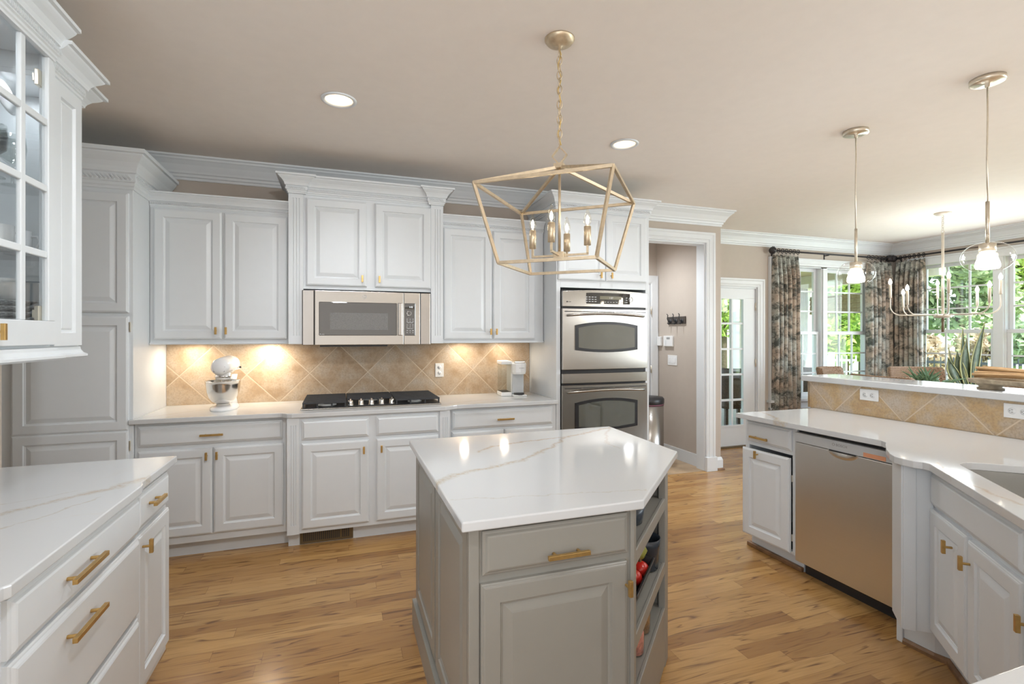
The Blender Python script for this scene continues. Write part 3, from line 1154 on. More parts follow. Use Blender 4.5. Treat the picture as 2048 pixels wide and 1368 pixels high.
br_ = thing('base_cabinet', 'white base cabinet with one wide drawer between the cooktop and the wall ovens', 'cabinet', (.761, YF, 0))
base_body(br_, .882, .60)
drawer(br_, .031, .848, .722, .856, WHITE, h=(.375, .512, .783))
door(br_, .031, .434, .131, .700, WHITE, k=(.405, .65))
door(br_, .444, .848, .131, .700, WHITE, k=(.474, .65))

vt = tag(MB().box(-.262, 3.6795, .004, .084, 3.684, .098).build('floor_vent', VENTM, None, 0.001), 'bronze slotted air vent in the toe kick below the cooktop cabinet', 'vent')
mb = MB()
for i in range(24):
    x = -.240 + i * .0126
    if 18 < i < 20:
        continue
    mb.box(x, 3.6775, .022, x + .0062, 3.6797, .080)
mb.build('slot', BLACK, vt)

ctp = [(-1.228, 3.645), (-.395, 3.645)] + [(-.395 + .03 * sin(a), 3.645 - .013 * (1 - cos(a)) * 1.0) for a in (0.5, 1.0)] + \
      [(-.335, 3.602), (-.305, 3.592), (.720, 3.592), (.750, 3.602), (.790, 3.632), (.82, 3.645), (1.644, 3.645), (1.644, YW - .001), (-1.2095, YW - .001), (-1.2095, 3.668), (-1.228, 3.668)]
tag(MB().prism(ctp, .880, ZT).build('countertop', QUARTZ, None, 0.004, seg=3), 'white veined quartz countertop along the back wall under the mixer', 'countertop')

tag(MB().box(-1.2095, YW - .012, ZT + .0005, 1.644, YW - .0005, 1.3745).build('backsplash', TILEB), 'tan diagonal stone tile backsplash behind the cooktop', 'backsplash')

# ------------------------------------------------------------------ upper cabinets


def under_light(x, y, e):
    light('under_cabinet_puck', 'AREA', (x, y, 1.362), (0, 0, 0), e, (1.0, 0.86, 0.68), .055)


ul = thing('upper_cabinet', 'white upper cabinet with two doors between the pantry and the microwave', 'cabinet', (-1.209, 3.952, 1.37))
MB().box(0, 0, 0, .856, .347, .935).build('body', WHITE, ul, 0.0015)
MB().sweep([(0, 0), (.856, 0)], [(-.01, -.004), (.012, -.004), (.014, .004), (.010, .010), (-.01, .010)]).build('light_rail', WHITE, ul)
door(ul, .024, .428, .032, .913, WHITE, k=(.396, .09))
door(ul, .441, .842, .032, .913, WHITE, k=(.458, .09))
crown(ul, [(0, 0), (.856, 0)], .922, .098, .055, WHITE)

um = thing('upper_cabinet', 'tall white upper cabinet with fluted posts and heavy crown above the microwave', 'cabinet', (-.352, 3.90, 1.37))
MW_ = 1.116
mb = MB().box(0, 0, .395, MW_, .398, 1.10).box(0, 0, 0, .086, .398, .395).box(1.022, 0, 0, MW_, .398, .395)
mb.build('body', WHITE, um, 0.0015)
pilaster(um, .0, .098, -.004, 1.095, -.014, 0, WHITE)
pilaster(um, 1.020, MW_, -.004, 1.095, -.014, 0, WHITE)
door(um, .117, .539, .421, 1.053, WHITE, k=(.505, .478))
door(um, .597, 1.019, .421, 1.053, WHITE, k=(.628, .478))
crown(um, [(0, .35), (0, -.026), (.112, -.026), (.112, -.003), (1.004, -.003), (1.004, -.026), (MW_, -.026), (MW_, .35)], 1.075, .125, .075, WHITE)

ur = thing('upper_cabinet', 'white upper cabinet with two doors above the coffee maker', 'cabinet', (.766, 3.952, 1.37))
MB().box(0, 0, 0, .876, .347, .935).build('body', WHITE, ur, 0.0015)
MB().sweep([(0, 0), (.876, 0)], [(-.01, -.004), (.012, -.004), (.014, .004), (.010, .010), (-.01, .010)]).build('light_rail', WHITE, ur)
door(ur, .012, .412, .026, .918, WHITE, k=(.397, .088))
door(ur, .424, .795, .026, .918, WHITE, k=(.446, .088))
crown(ur, [(0, 0), (.876, 0)], .922, .098, .055, WHITE)

for ux, ue in ((-1.02, 1.1), (-.52, 2.0), (1.00, .9), (1.36, .6)):
    under_light(ux, 4.16, ue)

# ------------------------------------------------------------------ oven tower
ot = thing('oven_cabinet', 'tall white oven cabinet with two small doors above the double ovens', 'cabinet', (1.647, 3.69, 0))
OW = .873
mb = MB().box(0, 0, .10, .036, .608, 2.47).box(OW - .034, 0, .10, OW, .608, 2.47).box(.036, 0, 1.818, OW - .034, .608, 2.47).box(.036, .12, .10, OW - .034, .608, .47)
mb.box(.036, 0, .10, OW - .034, .12, .47).box(.036, .58, .47, OW - .034, .608, 1.818)
mb.build('body', WHITE, ot, 0.0015)
MB().box(.01, .07, 0, OW - .01, .60, .10).build('toe_kick', WHITE, ot)
door(ot, .011, .439, 1.880, 2.435, WHITE, k=(.387, 1.925))
door(ot, .446, .838, 1.880, 2.435, WHITE, k=(.487, 1.925))
crown(ot, [(0, .58), (0, 0), (OW, 0), (OW, .58)], 2.445, .135, .075, WHITE)

ov = thing('double_oven', 'stainless double wall oven with dark windows and curved handles', 'oven', (1.688, 3.69, 0))
VW = .793


def bowed(mb, x0, x1, z0, z1, y, bow, top=0.0, n=16):
    """front plate with slightly bowed face and arched top"""
    loops = []
    for i in range(n + 1):
        t = i / n
        x = x0 + (x1 - x0) * t
        b = bow * (1 - (2 * t - 1) ** 2)
        a = top * (1 - (2 * t - 1) ** 2)
        loops.append([(x, y - b, z0), (x, y - b, z1 + a), (x, y + .03, z1 + a), (x, y + .03, z0)])
    mb.skin(loops)
    return mb


MB().box(.006, .004, .475, VW - .006, .56, 1.80).build('oven_body', BLACK, ov)
cp = bowed(MB(), 0, VW, 1.663, 1.785, -.035, .010, .016).build('control_panel', STEEL, ov, 0.002)
bowed(MB(), .110, .695, 1.686, 1.775, -.0375, .0095, .004).build('display_panel', DGLASS, cp, 0.002)
MB().box(.33, -.0485, 1.725, .53, -.0465, 1.752).build('display', LCDAMBER, cp)
text('clock_digits', '1:07', .022, LITETXT, cp, (.415, -.049, 1.730))
keys = [(.20 + i * .027, -.0478, 1.703 + j * .018, .217 + i * .027, -.0452, 1.708 + j * .018) for i in range(4) for j in range(3)]
keys += [(.345 + i * .027, -.0487, 1.700, .357 + i * .027, -.046, 1.704) for i in range(9)]
keys += [(.575, -.0470, 1.702 + j * .018, .590, -.044, 1.707 + j * .018) for j in range(3)]
for kk in keys:
    MB().box(*kk).build('key_label', LITETXT, cp)
MB().tube([(.625 + .02 * cos(a), -.0455, 1.728 + .02 * sin(a)) for a in [2 * pi * i / 20 for i in range(20)]], .0016, 6, closed=True).build('dial_ring', LITETXT, cp)
MB().lathe([(.005, -.001), (.005, .001)], (0, 0, 0), 14).xf(Matrix.Translation((.038, -.0385, 1.70)) @ Matrix.Rotation(pi / 2, 4, 'X')).build('maker_badge', DARKTXT, cp)
text('badge_lettering', 'Profile', .009, DARKTXT, cp, (.048, -.0395, 1.697))


def oven_door(z0, z1):
    d = bowed(MB(), 0, VW, z0, z1, -.035, .008).build('oven_door', STEEL, ov, 0.002)
    h = z1 - z0
    # arched window
    x0, x1 = .108, .690
    zb, zt = z0 + .30 * h, z0 + .765 * h
    lo1, lo2 = [], []
    for (ins, dep, lo) in ((0, .0445, lo1), (.022, .0452, lo2)):
        n = 14
        for i in range(n + 1):
            t = i / n
            x = x0 + ins * 1.3 + (x1 - x0 - 2.6 * ins) * t
            lo.append((x, -dep - .002, zt - ins + .030 * (1 - (2 * t - 1) ** 2) - .018))
        for i in range(n + 1):
            t = 1 - i / n
            x = x0 + ins * 1.3 + (x1 - x0 - 2.6 * ins) * t
            lo.append((x, -dep - .002, zb + ins - .020 * (1 - (2 * t - 1) ** 2) + .010))
    mb = MB().skin([[(a, -.03, c) for a, b, c in lo1], lo1])
    mb.build('window_surround', BLACK, d, 0.001)
    MB().skin([[(a, -.035, c) for a, b, c in lo2], lo2]).build('oven_window', DGLASS2, d)
    pts = [(.045 + .705 * t, -.050 - .035 * (1 - (2 * t - 1) ** 4), z1 - .055 + .016 * (1 - (2 * t - 1) ** 2)) for t in [i / 18 for i in range(19)]]
    pts = [(.045, -.036, z1 - .056)] + pts + [(.75, -.036, z1 - .056)]
    MB().tube(pts, .0095, 10).build('handle', STEEL, d)
    mb = MB()
    for i in range(5):
        a = .020 + i * .152
        mb.box(a, -.0455, z1 - .026, a + .145, -.03, z1 - .020)
    mb.build('vent_slot', BLACK, d)
    return d


oven_door(1.150, 1.645)
bowed(MB(), 0, VW, 1.040, 1.117, -.033, .008).build('middle_trim', STEEL, ov, 0.002)
oven_door(.50, 1.022)

# ------------------------------------------------------------------ microwave
mw = thing('microwave', 'stainless built-in microwave with dark door glass above the cooktop', 'microwave', (-.262, 3.868, 1.358))
MX = .926
MB().box(.0, .014, .004, MX, .40, .395).build('casing', BLACK, mw)
for a, b in ((.004, .080), (.846, .922)):
    MB().box(a, 0, 0, b, .016, .396).build('filler_strip', STEELV, mw, 0.003)
md = MB().box(.086, -.012, .0, .716, .014, .396).build('microwave_door', STEEL, mw, 0.003)
MB().box(.112, -.0135, .067, .668, 0, .316).build('door_glass', DGLASS, md, 0.006)
MB().box(.190, -.0142, .112, .600, -.005, .236).build('mesh_screen', SCREENM, md)
MB().box(.672, -.034, .070, .704, -.012, .314).build('handle', STEELV, md, 0.004)
cpn = MB().box(.718, -.012, .0, .840, .014, .396).build('control_column', STEEL, mw, 0.003)
MB().box(.722, -.0135, .067, .806, 0, .316).build('keypad', DGLASS, cpn, 0.005)
MB().box(.756, -.0142, .278, .788, -.01, .298).build('display', DGLASS, cpn)
text('clock_digits', '1:12', .016, LCDGLOW, cpn, (.757, -.0144, .281))
MB().tube([(.757 + .016 * cos(a), -.0145, .238 + .016 * sin(a)) for a in [2 * pi * i / 24 for i in range(24)]], .0018, 6, closed=True).build('dial', CHROME, cpn)
for r in range(8):
    for c in range(3):
        if r != 2 and r != 5:
            MB().box(.737 + c * .022, -.0142, .090 + r * .0145, .748 + c * .022, -.013, .0935 + r * .0145).build('key_label', LITETXT, cpn)
for z in (.121, .166):
    MB().box(.74, -.0142, z, .79, -.013, z + .003).build('key_label', LITETXT, cpn)
MB().torus((.431, -.0128, .356), .013, .0012, 'y', 20).build('logo_badge', GREYP, md)
text('logo_letters', 'GE', .013, GREYP, md, (.4225, -.0126, .3515))
text('name_lettering', 'Profile', .012, GREYP, md, (.120, -.0138, .074))
MB().box(.12, .03, -.014, .60, .30, .004).build('underside_vent', BLACK, mw)

# ------------------------------------------------------------------ cooktop
ck = thing('gas_cooktop', 'black gas cooktop with cast iron grates and five chrome knobs', 'cooktop', (-.262, 3.715, ZT))
KW = .98
MB().box(0, 0, 0.0005, KW, .53, .010).build('cooktop_tray', STEEL, ck, 0.003)
MB().box(.012, .012, .010, KW - .012, .515, .014).build('burner_deck', BLACK, ck, 0.002)


def grate(x0, x1, y0=.02, y1=.51):
    mb = MB()
    w = .011
    for y in [y0 + (y1 - y0) * i / 13 for i in range(14)]:
        lowfront = y < y0 + .12 and .40 < (x0 + x1) / 2 < .55
        if lowfront:
            continue
        mb.box(x0, y - w / 2, .040, x1, y + w / 2, .052)
    for x in (x0 + w / 2, (x0 * 2 + x1) / 3, (x0 + 2 * x1) / 3, x1 - w / 2):
        ys = y0 if not (.40 < (x0 + x1) / 2 < .55) else y0 + .14
        mb.box(x - w / 2, ys, .036, x + w / 2, y1, .046)
        for yy in (ys, y1 - w):
            mb.box(x - w / 2, yy, .012, x + w / 2, yy + w, .040)
    return mb.build('grate', IRON, ck, 0.0015)


grate(.012, .300)
grate(.306, .640)
grate(.646, KW - .012)
for x, y, r in ((.17, .15, .05), (.17, .38, .04), (.49, .36, .055), (.80, .15, .04), (.80, .38, .05)):
    bn = MB().lathe([(r * 1.3, .012), (r * 1.3, .018), (r, .020), (r, .026)], (x, y, 0), 24).build('burner', GREYP, ck)
    MB().lathe([(r * .85, .026), (r * .85, .032), (r * .7, .035)], (x, y, 0), 24).build('burner_cap', IRON, bn)
for i in range(5):
    x = .330 + i * .0725
    kb = MB().lathe([(.022, .014), (.022, .018), (.019, .022), (.017, .046), (.015, .050)], (x, .060, 0), 20)
    kb.box(x - .005, .043, .044, x + .005, .077, .060)
    kb.build('control_knob', CHROME, ck)

# ------------------------------------------------------------------ wall outlets (duplex)


def outlet(label, loc, rz, horiz=False, double=False):
    t = thing('power_outlet', label, 'outlet', loc, rz)
    w, h = (.118, .072) if horiz else (.074, .118)
    p = MB().box(-w / 2, -.006, -h / 2, w / 2, 0, h / 2).build('cover_plate', PLASTIC, t, 0.002)
    for s in (-1, 1):
        cx, cz = (s * .024, 0) if horiz else (0, s * .024)
        rc = MB().lathe([(.0165, -.0045), (.0165, .0015)], (0, 0, 0), 20).xf(Matrix.Translation((cx, -.006, cz)) @ Matrix.Rotation(pi / 2, 4, 'X'))
        rc = rc.build('receptacle', PLASTIC, p)
        mb = MB()
        for k in (-1, 1):
            if horiz:
                mb.box(cx - .003, -.0082, cz + k * .006 - .001, cx + .004, -.0072, cz + k * .006 + .001)
            else:
                mb.box(cx + k * .006 - .001, -.0082, cz - .003, cx + k * .006 + .001, -.0072, cz + .005)
        mb.box(cx - .0015 - (.009 if horiz else 0), -.0082, cz - .0015 - (0 if horiz else .009), cx + .0015 - (.009 if horiz else 0), -.0072, cz + .0015 - (0 if horiz else .009))
        mb.build('slot', DARKTXT, rc)
    return t


outlet('white upright outlet on the tile between the cooktop and the coffee maker', (.810, YW - .012, 1.128), 0)
outlet('white sideways outlet on the bar tile, the one farther from the sink', (3.207, 2.277, 1.046), -pi / 2, True)
outlet('white sideways outlet on the bar tile at the right edge, beside the sink', (3.207, 1.532, 1.048), -pi / 2, True)

# ------------------------------------------------------------------ stand mixer
mx_ = thing('stand_mixer', 'white stand mixer with a steel bowl on the back countertop', 'mixer', (-.770, 4.02, ZT), radians(-4))
mb = MB()
base_pts = []
for i in range(28):
    a = 2 * pi * i / 28
    base_pts.append((.088 * cos(a) * (1.0 if sin(a) < 0 else .92), -.02 + .165 * sin(a)))
lo = []
for k, (s, z) in enumerate(((.99, .0), (1.0, .006), (.98, .018), (.86, .026), (.5, .030))):
    lo.append([(x * s, y * s, z) for x, y in base_pts])
mb.skin(lo, smooth=True)
col = []
for z, w, d, y in ((.020, .050, .062, .095), (.06, .040, .050, .105), (.13, .037, .045, .108), (.19, .040, .050, .10), (.235, .050, .065, .085)):
    col.append([(w * cos(2 * pi * i / 20), y + d * sin(2 * pi * i / 20), z) for i in range(20)])
mb.skin(col, smooth=True)
mb.build('base_and_column', ENAMEL, mx_)
hd = []
for y, w, h, z in ((-.172, .006, .006, .300), (-.170, .034, .034, .300), (-.160, .050, .050, .300), (-.14, .059, .060, .300), (-.06, .064, .066, .302), (.04, .066, .067, .306), (.11, .062, .062, .310), (.15, .046, .046, .312), (.168, .02, .02, .312), (.17, .004, .004, .312)):
    hd.append([(w * cos(2 * pi * i / 24), y, z + h * sin(2 * pi * i / 24) * (1.0 if sin(2 * pi * i / 24) > 0 else .92)) for i in range(24)])
head = MB().skin(hd, smooth=True).build('motor_head', ENAMEL, mx_)
MB().lathe([(.046, 0), (.046, .02), (.05, .045)], (0, -.075, .212), 24).build('attachment_collar', ENAMEL, head)
MB().lathe([(.050, 0), (.051, .008), (.050, .016)], (0, -.075, .226), 24).build('trim_ring', CHROME, head)
# front hub cover, badge, band and lettering
MB().lathe([(.022, 0), (.022, .010), (.018, .014)], (0, 0, 0), 20).xf(Matrix.Translation((-.020, -.150, .304)) @ Matrix.Rotation(pi / 2, 4, 'X')).build('hub_cover', GREYP, head)
mb = MB()
mb.skin([[(.022, y, .304 + .012), (.037, y, .304), (.022, y, .304 - .012), (.007, y, .304)] for y in (-.150, -.1695)])
mb.build('diamond_badge', DARKTXT, head)
mb = MB()
loops = []
for a in [radians(-155 + 310 * i / 30) for i in range(31)]:
    pass
band = []
for y, w in ((-.140, .0605), (-.03, .0662), (.10, .0640)):
    pass
mb.box(-.0665, -.10, .274, -.0625, .09, .278).box(.0625, -.10, .274, .0665, .09, .278)
mb.build('side_band', GREYP, head)
text('maker_lettering', 'KitchenAid', .0155, DARKTXT, head, (-.036, -.1655, .268))
MB().ball((.066, .10, .285), .008, 10, 8).build('lock_lever', BLACK, head)
bw = MB()
prof = [(.030, .0), (.044, .004), (.038, .016), (.045, .020), (.066, .032), (.088, .062), (.101, .10), (.107, .150), (.109, .172), (.112, .174), (.112, .177), (.106, .177), (.104, .172), (.098, .11), (.085, .066), (.06, .036), (.0, .030)]
bw.lathe(prof, (0, -.075, .027), 36)
bw.build('mixing_bowl', BOWLS, mx_)
MB().tube([(0, -.075, .23), (0, -.075, .13)], .010, 10).build('beater_shaft', CHROME, mx_)

# ------------------------------------------------------------------ coffee maker
cf = thing('coffee_maker', 'white pod coffee maker with clear water tank at the right of the back countertop', 'coffee maker', (1.372, 4.02, ZT), radians(-4))
MB().box(.012, .03, 0, .125, .20, .29).build('rear_housing', PLASTIC, cf, 0.010, seg=3)
hd_ = MB()
loops = []
for z, g in ((.188, -.004), (.205, .002), (.275, .004), (.283, .0)):
    loops.append([(.012 - g + .0, .06, z), (.012 - g, -.02, z), (.03, -.052 - g, z), (.069, -.066 - g, z), (.108, -.052 - g, z), (.126 + g, -.02, z), (.126 + g, .06, z)])
hd_.skin(loops).build('brew_head', PLASTIC, cf, 0.004)
MB().box(.020, -.045, .281, .118, .10, .300).build('lid_handle', BOWLS, cf, 0.008, seg=3)
MB().box(.018, .012, .02, .118, .034, .19).build('back_panel', GREYP, cf, 0.003)
MB().box(.010, -.055, .0, .128, .05, .014).build('drip_base', PLASTIC, cf, 0.005)
MB().lathe([(.045, .0), (.045, .016)], (.069, -.012, .012), 24).build('drip_tray', BLACK, cf)
MB().box(-.082, .0, 0, .010, .17, .035).build('tank_base', PLASTIC, cf, 0.008, seg=3)
mb = MB().box(-.078, .004, .036, .004, .166, .27)
mb.build('water_tank', JARG, cf, 0.008)
MB().box(-.078, .004, .036, .004, .166, .0375).build('tank_floor', BLACK, cf)
MB().box(-.084, -.002, .270, .012, .172, .300).build('tank_lid', PLASTIC, cf, 0.008, seg=3)
text('maker_lettering', 'KEURIG', .013, GREYTXT, cf, (.054, -.0705, .238))

# ------------------------------------------------------------------ left side: base cabinets facing +x
lb = thing('base_cabinet', 'white three-drawer base cabinet in the left foreground', 'cabinet', (-.685, 1.30, 0), pi / 2)
base_body(lb, .80, .64, toe=.06)
drawer(lb, .06, .785, .732, .862, WHITE, h=(.255, .440, .803))
drawer(lb, .06, .785, .450, .720, WHITE, h=(.255, .440, .654))
drawer(lb, .06, .785, .135, .436, WHITE)
ln = thing('base_cabinet', 'narrow white base cabinet with a drawer over one door ending the left counter', 'cabinet', (-.70, 2.101, 0), pi / 2)
base_body(ln, .372, .625, toe=.06)
drawer(ln, .012, .352, .726, .858, WHITE, h=(.085, .205, .800))
door(ln, .012, .352, .145, .708, WHITE, k=(.044, .663))
lz = thing('base_cabinet', 'white base cabinet at the lower left edge, nearest the camera', 'cabinet', (-.70, .50, 0), pi / 2)
base_body(lz, .799, .625, toe=.06)
door(lz, .02, .78, .145, .86, WHITE)
lct = [(-.662, .3), (-.662, 1.29), (-.658, 1.315), (-.650, 1.325), (-.650, 2.050), (-.655, 2.075), (-.665, 2.10), (-.667, 2.507), (-1.334, 2.507), (-1.334, .3)]
tag(MB().prism(lct, .880, ZT).build('countertop', QUARTZ, None, 0.004, seg=3), 'white veined quartz countertop in the left foreground', 'countertop')

# left glass-fronted wall cabinet
gc = thing('glass_cabinet', 'white wall cabinet with gridded glass doors and crown at upper left', 'cabinet', (-1.0, 1.30, 1.385), pi / 2)
# local x = y-1.30 ; local y = -(x+1.0)
GW = .952
mb = MB()
GE = 1.172
mb.box(0, .0, 0, GW, .332, .018).box(0, 0, 1.055, GW, .332, 1.073).box(0, 0, .018, .018, .332, 1.055).box(0, .320, .018, GW, .332, 1.055)
mb.box(GW, .0, 0, GE, .332, .018).box(GW, 0, .977, GE, .332, .995).box(GE - .018, .018, .018, GE, .332, .977).box(GW, .320, .018, GE - .018, .332, .977).box(GW, .022, .995, GW + .016, .332, 1.073)
mb.box(.018, 0, .018, .04, .018, 1.055).box(GW - .02, 0, .018, GW, .018, 1.055).box(.555, 0, .018, .58, .018, 1.055)
mb.build('body', WHITE, gc, 0.0015)
mb = MB()
for z in (.335, .59, .83):
    mb.box(.02, .022, z, GE - .02, .318, z + .008)
mb.build('glass_shelf', CABGLASS, gc)


def glass_door(x0, x1, cols, k=None):
    d = MB()
    z0, z1, st = .010, 1.062, .045
    for a, b, c, e in ((x0, x1, z0, z0 + .085), (x0, x1, z1 - .03, z1), (x0, x0 + st, z0 + .085, z1 - .03), (x1 - st, x1, z0 + .085, z1 - .03)):
        d.box(a, -.022, c, b, -.001, e)
    o = d.build('door', WHITE, gc, 0.003)
    m = MB()
    for i in range(1, cols):
        x = x0 + st + (x1 - x0 - 2 * st) * i / cols
        m.box(x - .013, -.019, z0 + .085, x + .013, -.004, z1 - .03)
    for i in range(1, 4):
        z = z0 + .085 + (z1 - z0 - .115) * i / 4
        m.box(x0 + st, -.0185, z - .012, x1 - st, -.0045, z + .012)
    m.build('muntin_grid', WHITE, o, 0.003)
    MB().box(x0 + st, -.011, z0 + .085, x1 - st, -.008, z1 - .03).build('pane', CABGLASS, o)
    if k:
        knob(o, k[0], k[1], y=-.022)
    for z in (.12, .95):
        hx = x1 - .05 if k and k[0] < (x0 + x1) / 2 else x0 + .05
        MB().box(hx - .012, -.001, z - .028, hx + .018, .012, z + .028).box(hx - .008, .012, z - .014, hx + .03, .02, z + .014).build('hinge', NICKEL, o, 0.002)
    return o


glass_door(.575, .950, 2, (.600, .055))
glass_door(.010, .565, 2)
# end section, a little shallower
MB().box(GW, .0, .018, 1.172, .018, .977).build('end_section', WHITE, gc, 0.0015)
rect_loops(MB(), GW + .008, 1.166, .005, .985, FLAT_PANEL).build('end_panel', WHITE, gc)
MB().box(1.172, .088, .0, 1.352, .332, .995).build('end_return', WHITE, gc, 0.0015)
crown(gc, [(0, -.022), (GW - .011, -.022)], 1.03, .132, .080, WHITE)
crown(gc, [(GW - .02, -.002), (1.172, -.002), (1.172, .30)], .985, .130, .076, WHITE)
crown(gc, [(1.10, .086), (1.352, .086), (1.352, .30)], .985, .130, .088, WHITE, rope=False)
rp = [(-.05, -.045), (.010, -.045), (.022, -.038), (.022, -.030), (.012, -.024), (.006, -.012), (.004, .0), (-.05, .0)]
MB().sweep([(0, -.020), (GW + .0, -.020), (GW, .0), (1.172, .0), (1.172, .088)], rp).build('light_rail', WHITE, gc)

for cy in (1.95, 2.32):
    light('cabinet_fill_lamp', 'AREA', (-1.15, cy, 2.35 if cy > 2.25 else 2.43), (0, 0, 0), .4, WARM, .05)  # added lamps without a fixture, brighten the cabinet interior

# crockery behind the glass (world positions)


def plate_stack(loc, n, r, label, mat=PRINTP):
    for i in range(n):
        o = MB().lathe([(r * .55, 0), (r * .6, .002), (r, .020), (r * 1.01, .022), (r * .98, .023), (r * .6, .006), (0, .004)], (0, 0, 0), 28).build('bowl', mat)
        o.location = (loc[0], loc[1], loc[2] + i * .021)
        tag(o, label % ('bottom', 'second lowest', 'third lowest', 'middle', 'third highest', 'second highest', 'topmost')[i], 'bowl', 'bowls stacked on the lowest shelf of the glass cabinet')


plate_stack((-1.135, 2.275, 1.404), 7, .088, '%s grey printed bowl of the stack in the glass cabinet')
cup0 = MB().lathe([(.028, 0), (.030, .002), (.045, .06), (.047, .075), (.045, .075), (.043, .06), (.028, .006), (0, .005)], (0, 0, 0), 24).build('cup', PORC)
cup0.location = (-1.135, 2.285, 1.557)
tag(cup0, 'white cup resting on the stack of printed bowls in the glass cabinet', 'cup')
for i, (y, lab) in enumerate(((2.36, 'white mug on the second shelf of the glass cabinet, nearest the end panel'), (2.25, 'white mug on the second shelf of the glass cabinet, second from the end panel'))):
    m = thing('mug', lab, 'mug', (-1.14, y, 1.7285), 0.6 * i)
    MB().lathe([(.036, 0), (.038, .003), (.042, .09), (.040, .09), (.036, .006), (0, .005)], (0, 0, 0), 24).build('mug_body', PORC, m)
    MB().tube([(.04, 0, .07), (.058, 0, .072), (.066, 0, .05), (.056, 0, .026), (.037, 0, .022)], .0045, 8).build('handle', PORC, m)
for i, (y, z, lab) in enumerate(((2.35, 1.9835, 'stemmed glass on the third shelf of the glass cabinet, nearest the end panel'), (2.24, 1.9835, 'stemmed glass on the third shelf of the glass cabinet, second from the end panel'))):
    g = MB().lathe([(.032, 0), (.030, .003), (.005, .008), (.004, .07), (.012, .078), (.034, .10), (.040, .14), (.036, .185), (.0345, .185), (.038, .14), (.032, .102), (0, .082)], (0, 0, 0), 24).build('wine_glass', JARG)
    g.location = (-1.15, y, z)
    tag(g, lab, 'glass')
pl = MB().lathe([(.03, 0), (.033, .002), (.060, .011), (.062, .012), (.033, .004), (0, .003)], (0, 0, 0), 32)
pl.xf(Matrix.Translation((-1.15, 2.29, 2.285)) @ Matrix.Rotation(radians(78), 4, 'Y'))
tag(pl.build('plate', PORC), 'white plate leaning upright on the top shelf of the glass cabinet', 'plate')

# ------------------------------------------------------------------ island
isl = thing('kitchen_island', 'greige kitchen island with raised panels, one drawer, one door and open corner shelves', 'island', (.358, 1.39, 0))
ix, iy = .358, 1.39
OFF = lambda pts: [(x - ix, y - iy) for x, y in pts]
bp = OFF([(.362, 1.392), (.882, 1.392), (.882, 1.425), (.690, 1.617), (1.130, 2.057), (1.338, 1.849), (1.366, 1.877), (1.366, 2.47), (.362, 2.47)])
MB().prism(bp, .10, .879).build('body', GREIGE, isl, 0.002)
# face posts of the angled opening
MB().prism(OFF([(.878, 1.386), (.893, 1.388), (.915, 1.410), (.893, 1.432), (.878, 1.42)]), .10, .879).build('corner_post', GREIGE, isl, 0.002)
MB().prism(OFF([(1.322, 1.815), (1.372, 1.865), (1.372, 1.93), (1.346, 1.93), (1.302, 1.835)]), .0, .879).build('corner_post', GREIGE, isl, 0.003)


def ishelf(z, t, lip):
    a = (.893, 1.408)
    b = (1.345, 1.860)
    pts = [a, b, (1.130, 2.057), (.690, 1.617)]
    o = MB().prism(OFF(pts), z - t, z).build('shelf', GREIGE, isl, 0.002)
    n = (.7071, -.7071)
    f = MB().prism(OFF([(a[0] + .012, a[1] + .012), (b[0] - .012, b[1] - .012), (b[0] - .012 + n[0] * .014, b[1] - .012 + n[1] * .014), (a[0] + .012 + n[0] * .014, a[1] + .012 + n[1] * .014)]), z - lip, z + .004)
    f.build('shelf_lip', GREIGE, o, 0.003)


ishelf(.722, .018, .045)
ishelf(.446, .018, .045)
ishelf(.250, .018, .24)
MB().prism(OFF([(.893, 1.408), (1.345, 1.860), (1.130, 2.057), (.690, 1.617)]), .86, .879).build('top_rail', GREIGE, isl)
drawer(isl, .027, .506, .738, .866, GREIGE, y=.002, h=(.217, .353, .776))
door(isl, .022, .502, .115, .714, GREIGE, y=.002, k=(.494, .642))
MB().box(-.012, -.004, .0, .020, .016, .879).build('corner_stile', GREIGE, isl, 0.003)
# left side panels (facing -x)
side = Matrix.Translation((.004, 0, 0)) @ Matrix.Rotation(-pi / 2, 4, 'Z')
for a, b in ((.035, .545), (.565, 1.075)):
    p = rect_loops(MB(), -b, -a, .145, .872, [(0, 0), (0, .012), (.055, .012), (.060, .006), (.068, .005), (.070, .003), (.095, .010), (.10, .011)])
    p.xf(side).build('side_panel', GREIGE, isl)
bpth = OFF([(1.374, 1.95), (1.374, 2.475), (.356, 2.475), (.356, 1.384), (.376, 1.384)])
MB().sweep(bpth[::-1], [(-.02, 0), (.014, 0), (.014, .095), (.010, .105), (.006, .125), (-.02, .125)][::1]).build('base_moulding', GREIGE, isl)
MB().sweep(OFF([(.876, 1.386), (.356, 1.386)])[::-1], [(.0, 0), (.008, 0), (.008, .10), (.0, .10)]).build('front_plinth', GREIGE, isl)
MB().sweep(bpth[::-1], [(.012, 0), (.030, 0), (.028, .012), (.022, .020), (.012, .022)]).build('shoe_moulding', SHOEW, isl)
ict = [(.322, 2.505), (.318, 1.352), (.905, 1.352), (1.428, 1.872), (1.452, 2.512)]
tag(MB().prism(ict, .880, ZT).build('countertop', QUARTZ, None, 0.005, seg=3), 'white veined quartz top of the kitchen island', 'countertop')

# things on the island shelves


def on_edge(s, d, z):
    """s along the angled face, d inwards"""
    return (.895 + .7071 * s - .7071 * d, 1.40 + .7071 * s + .7071 * d, z)


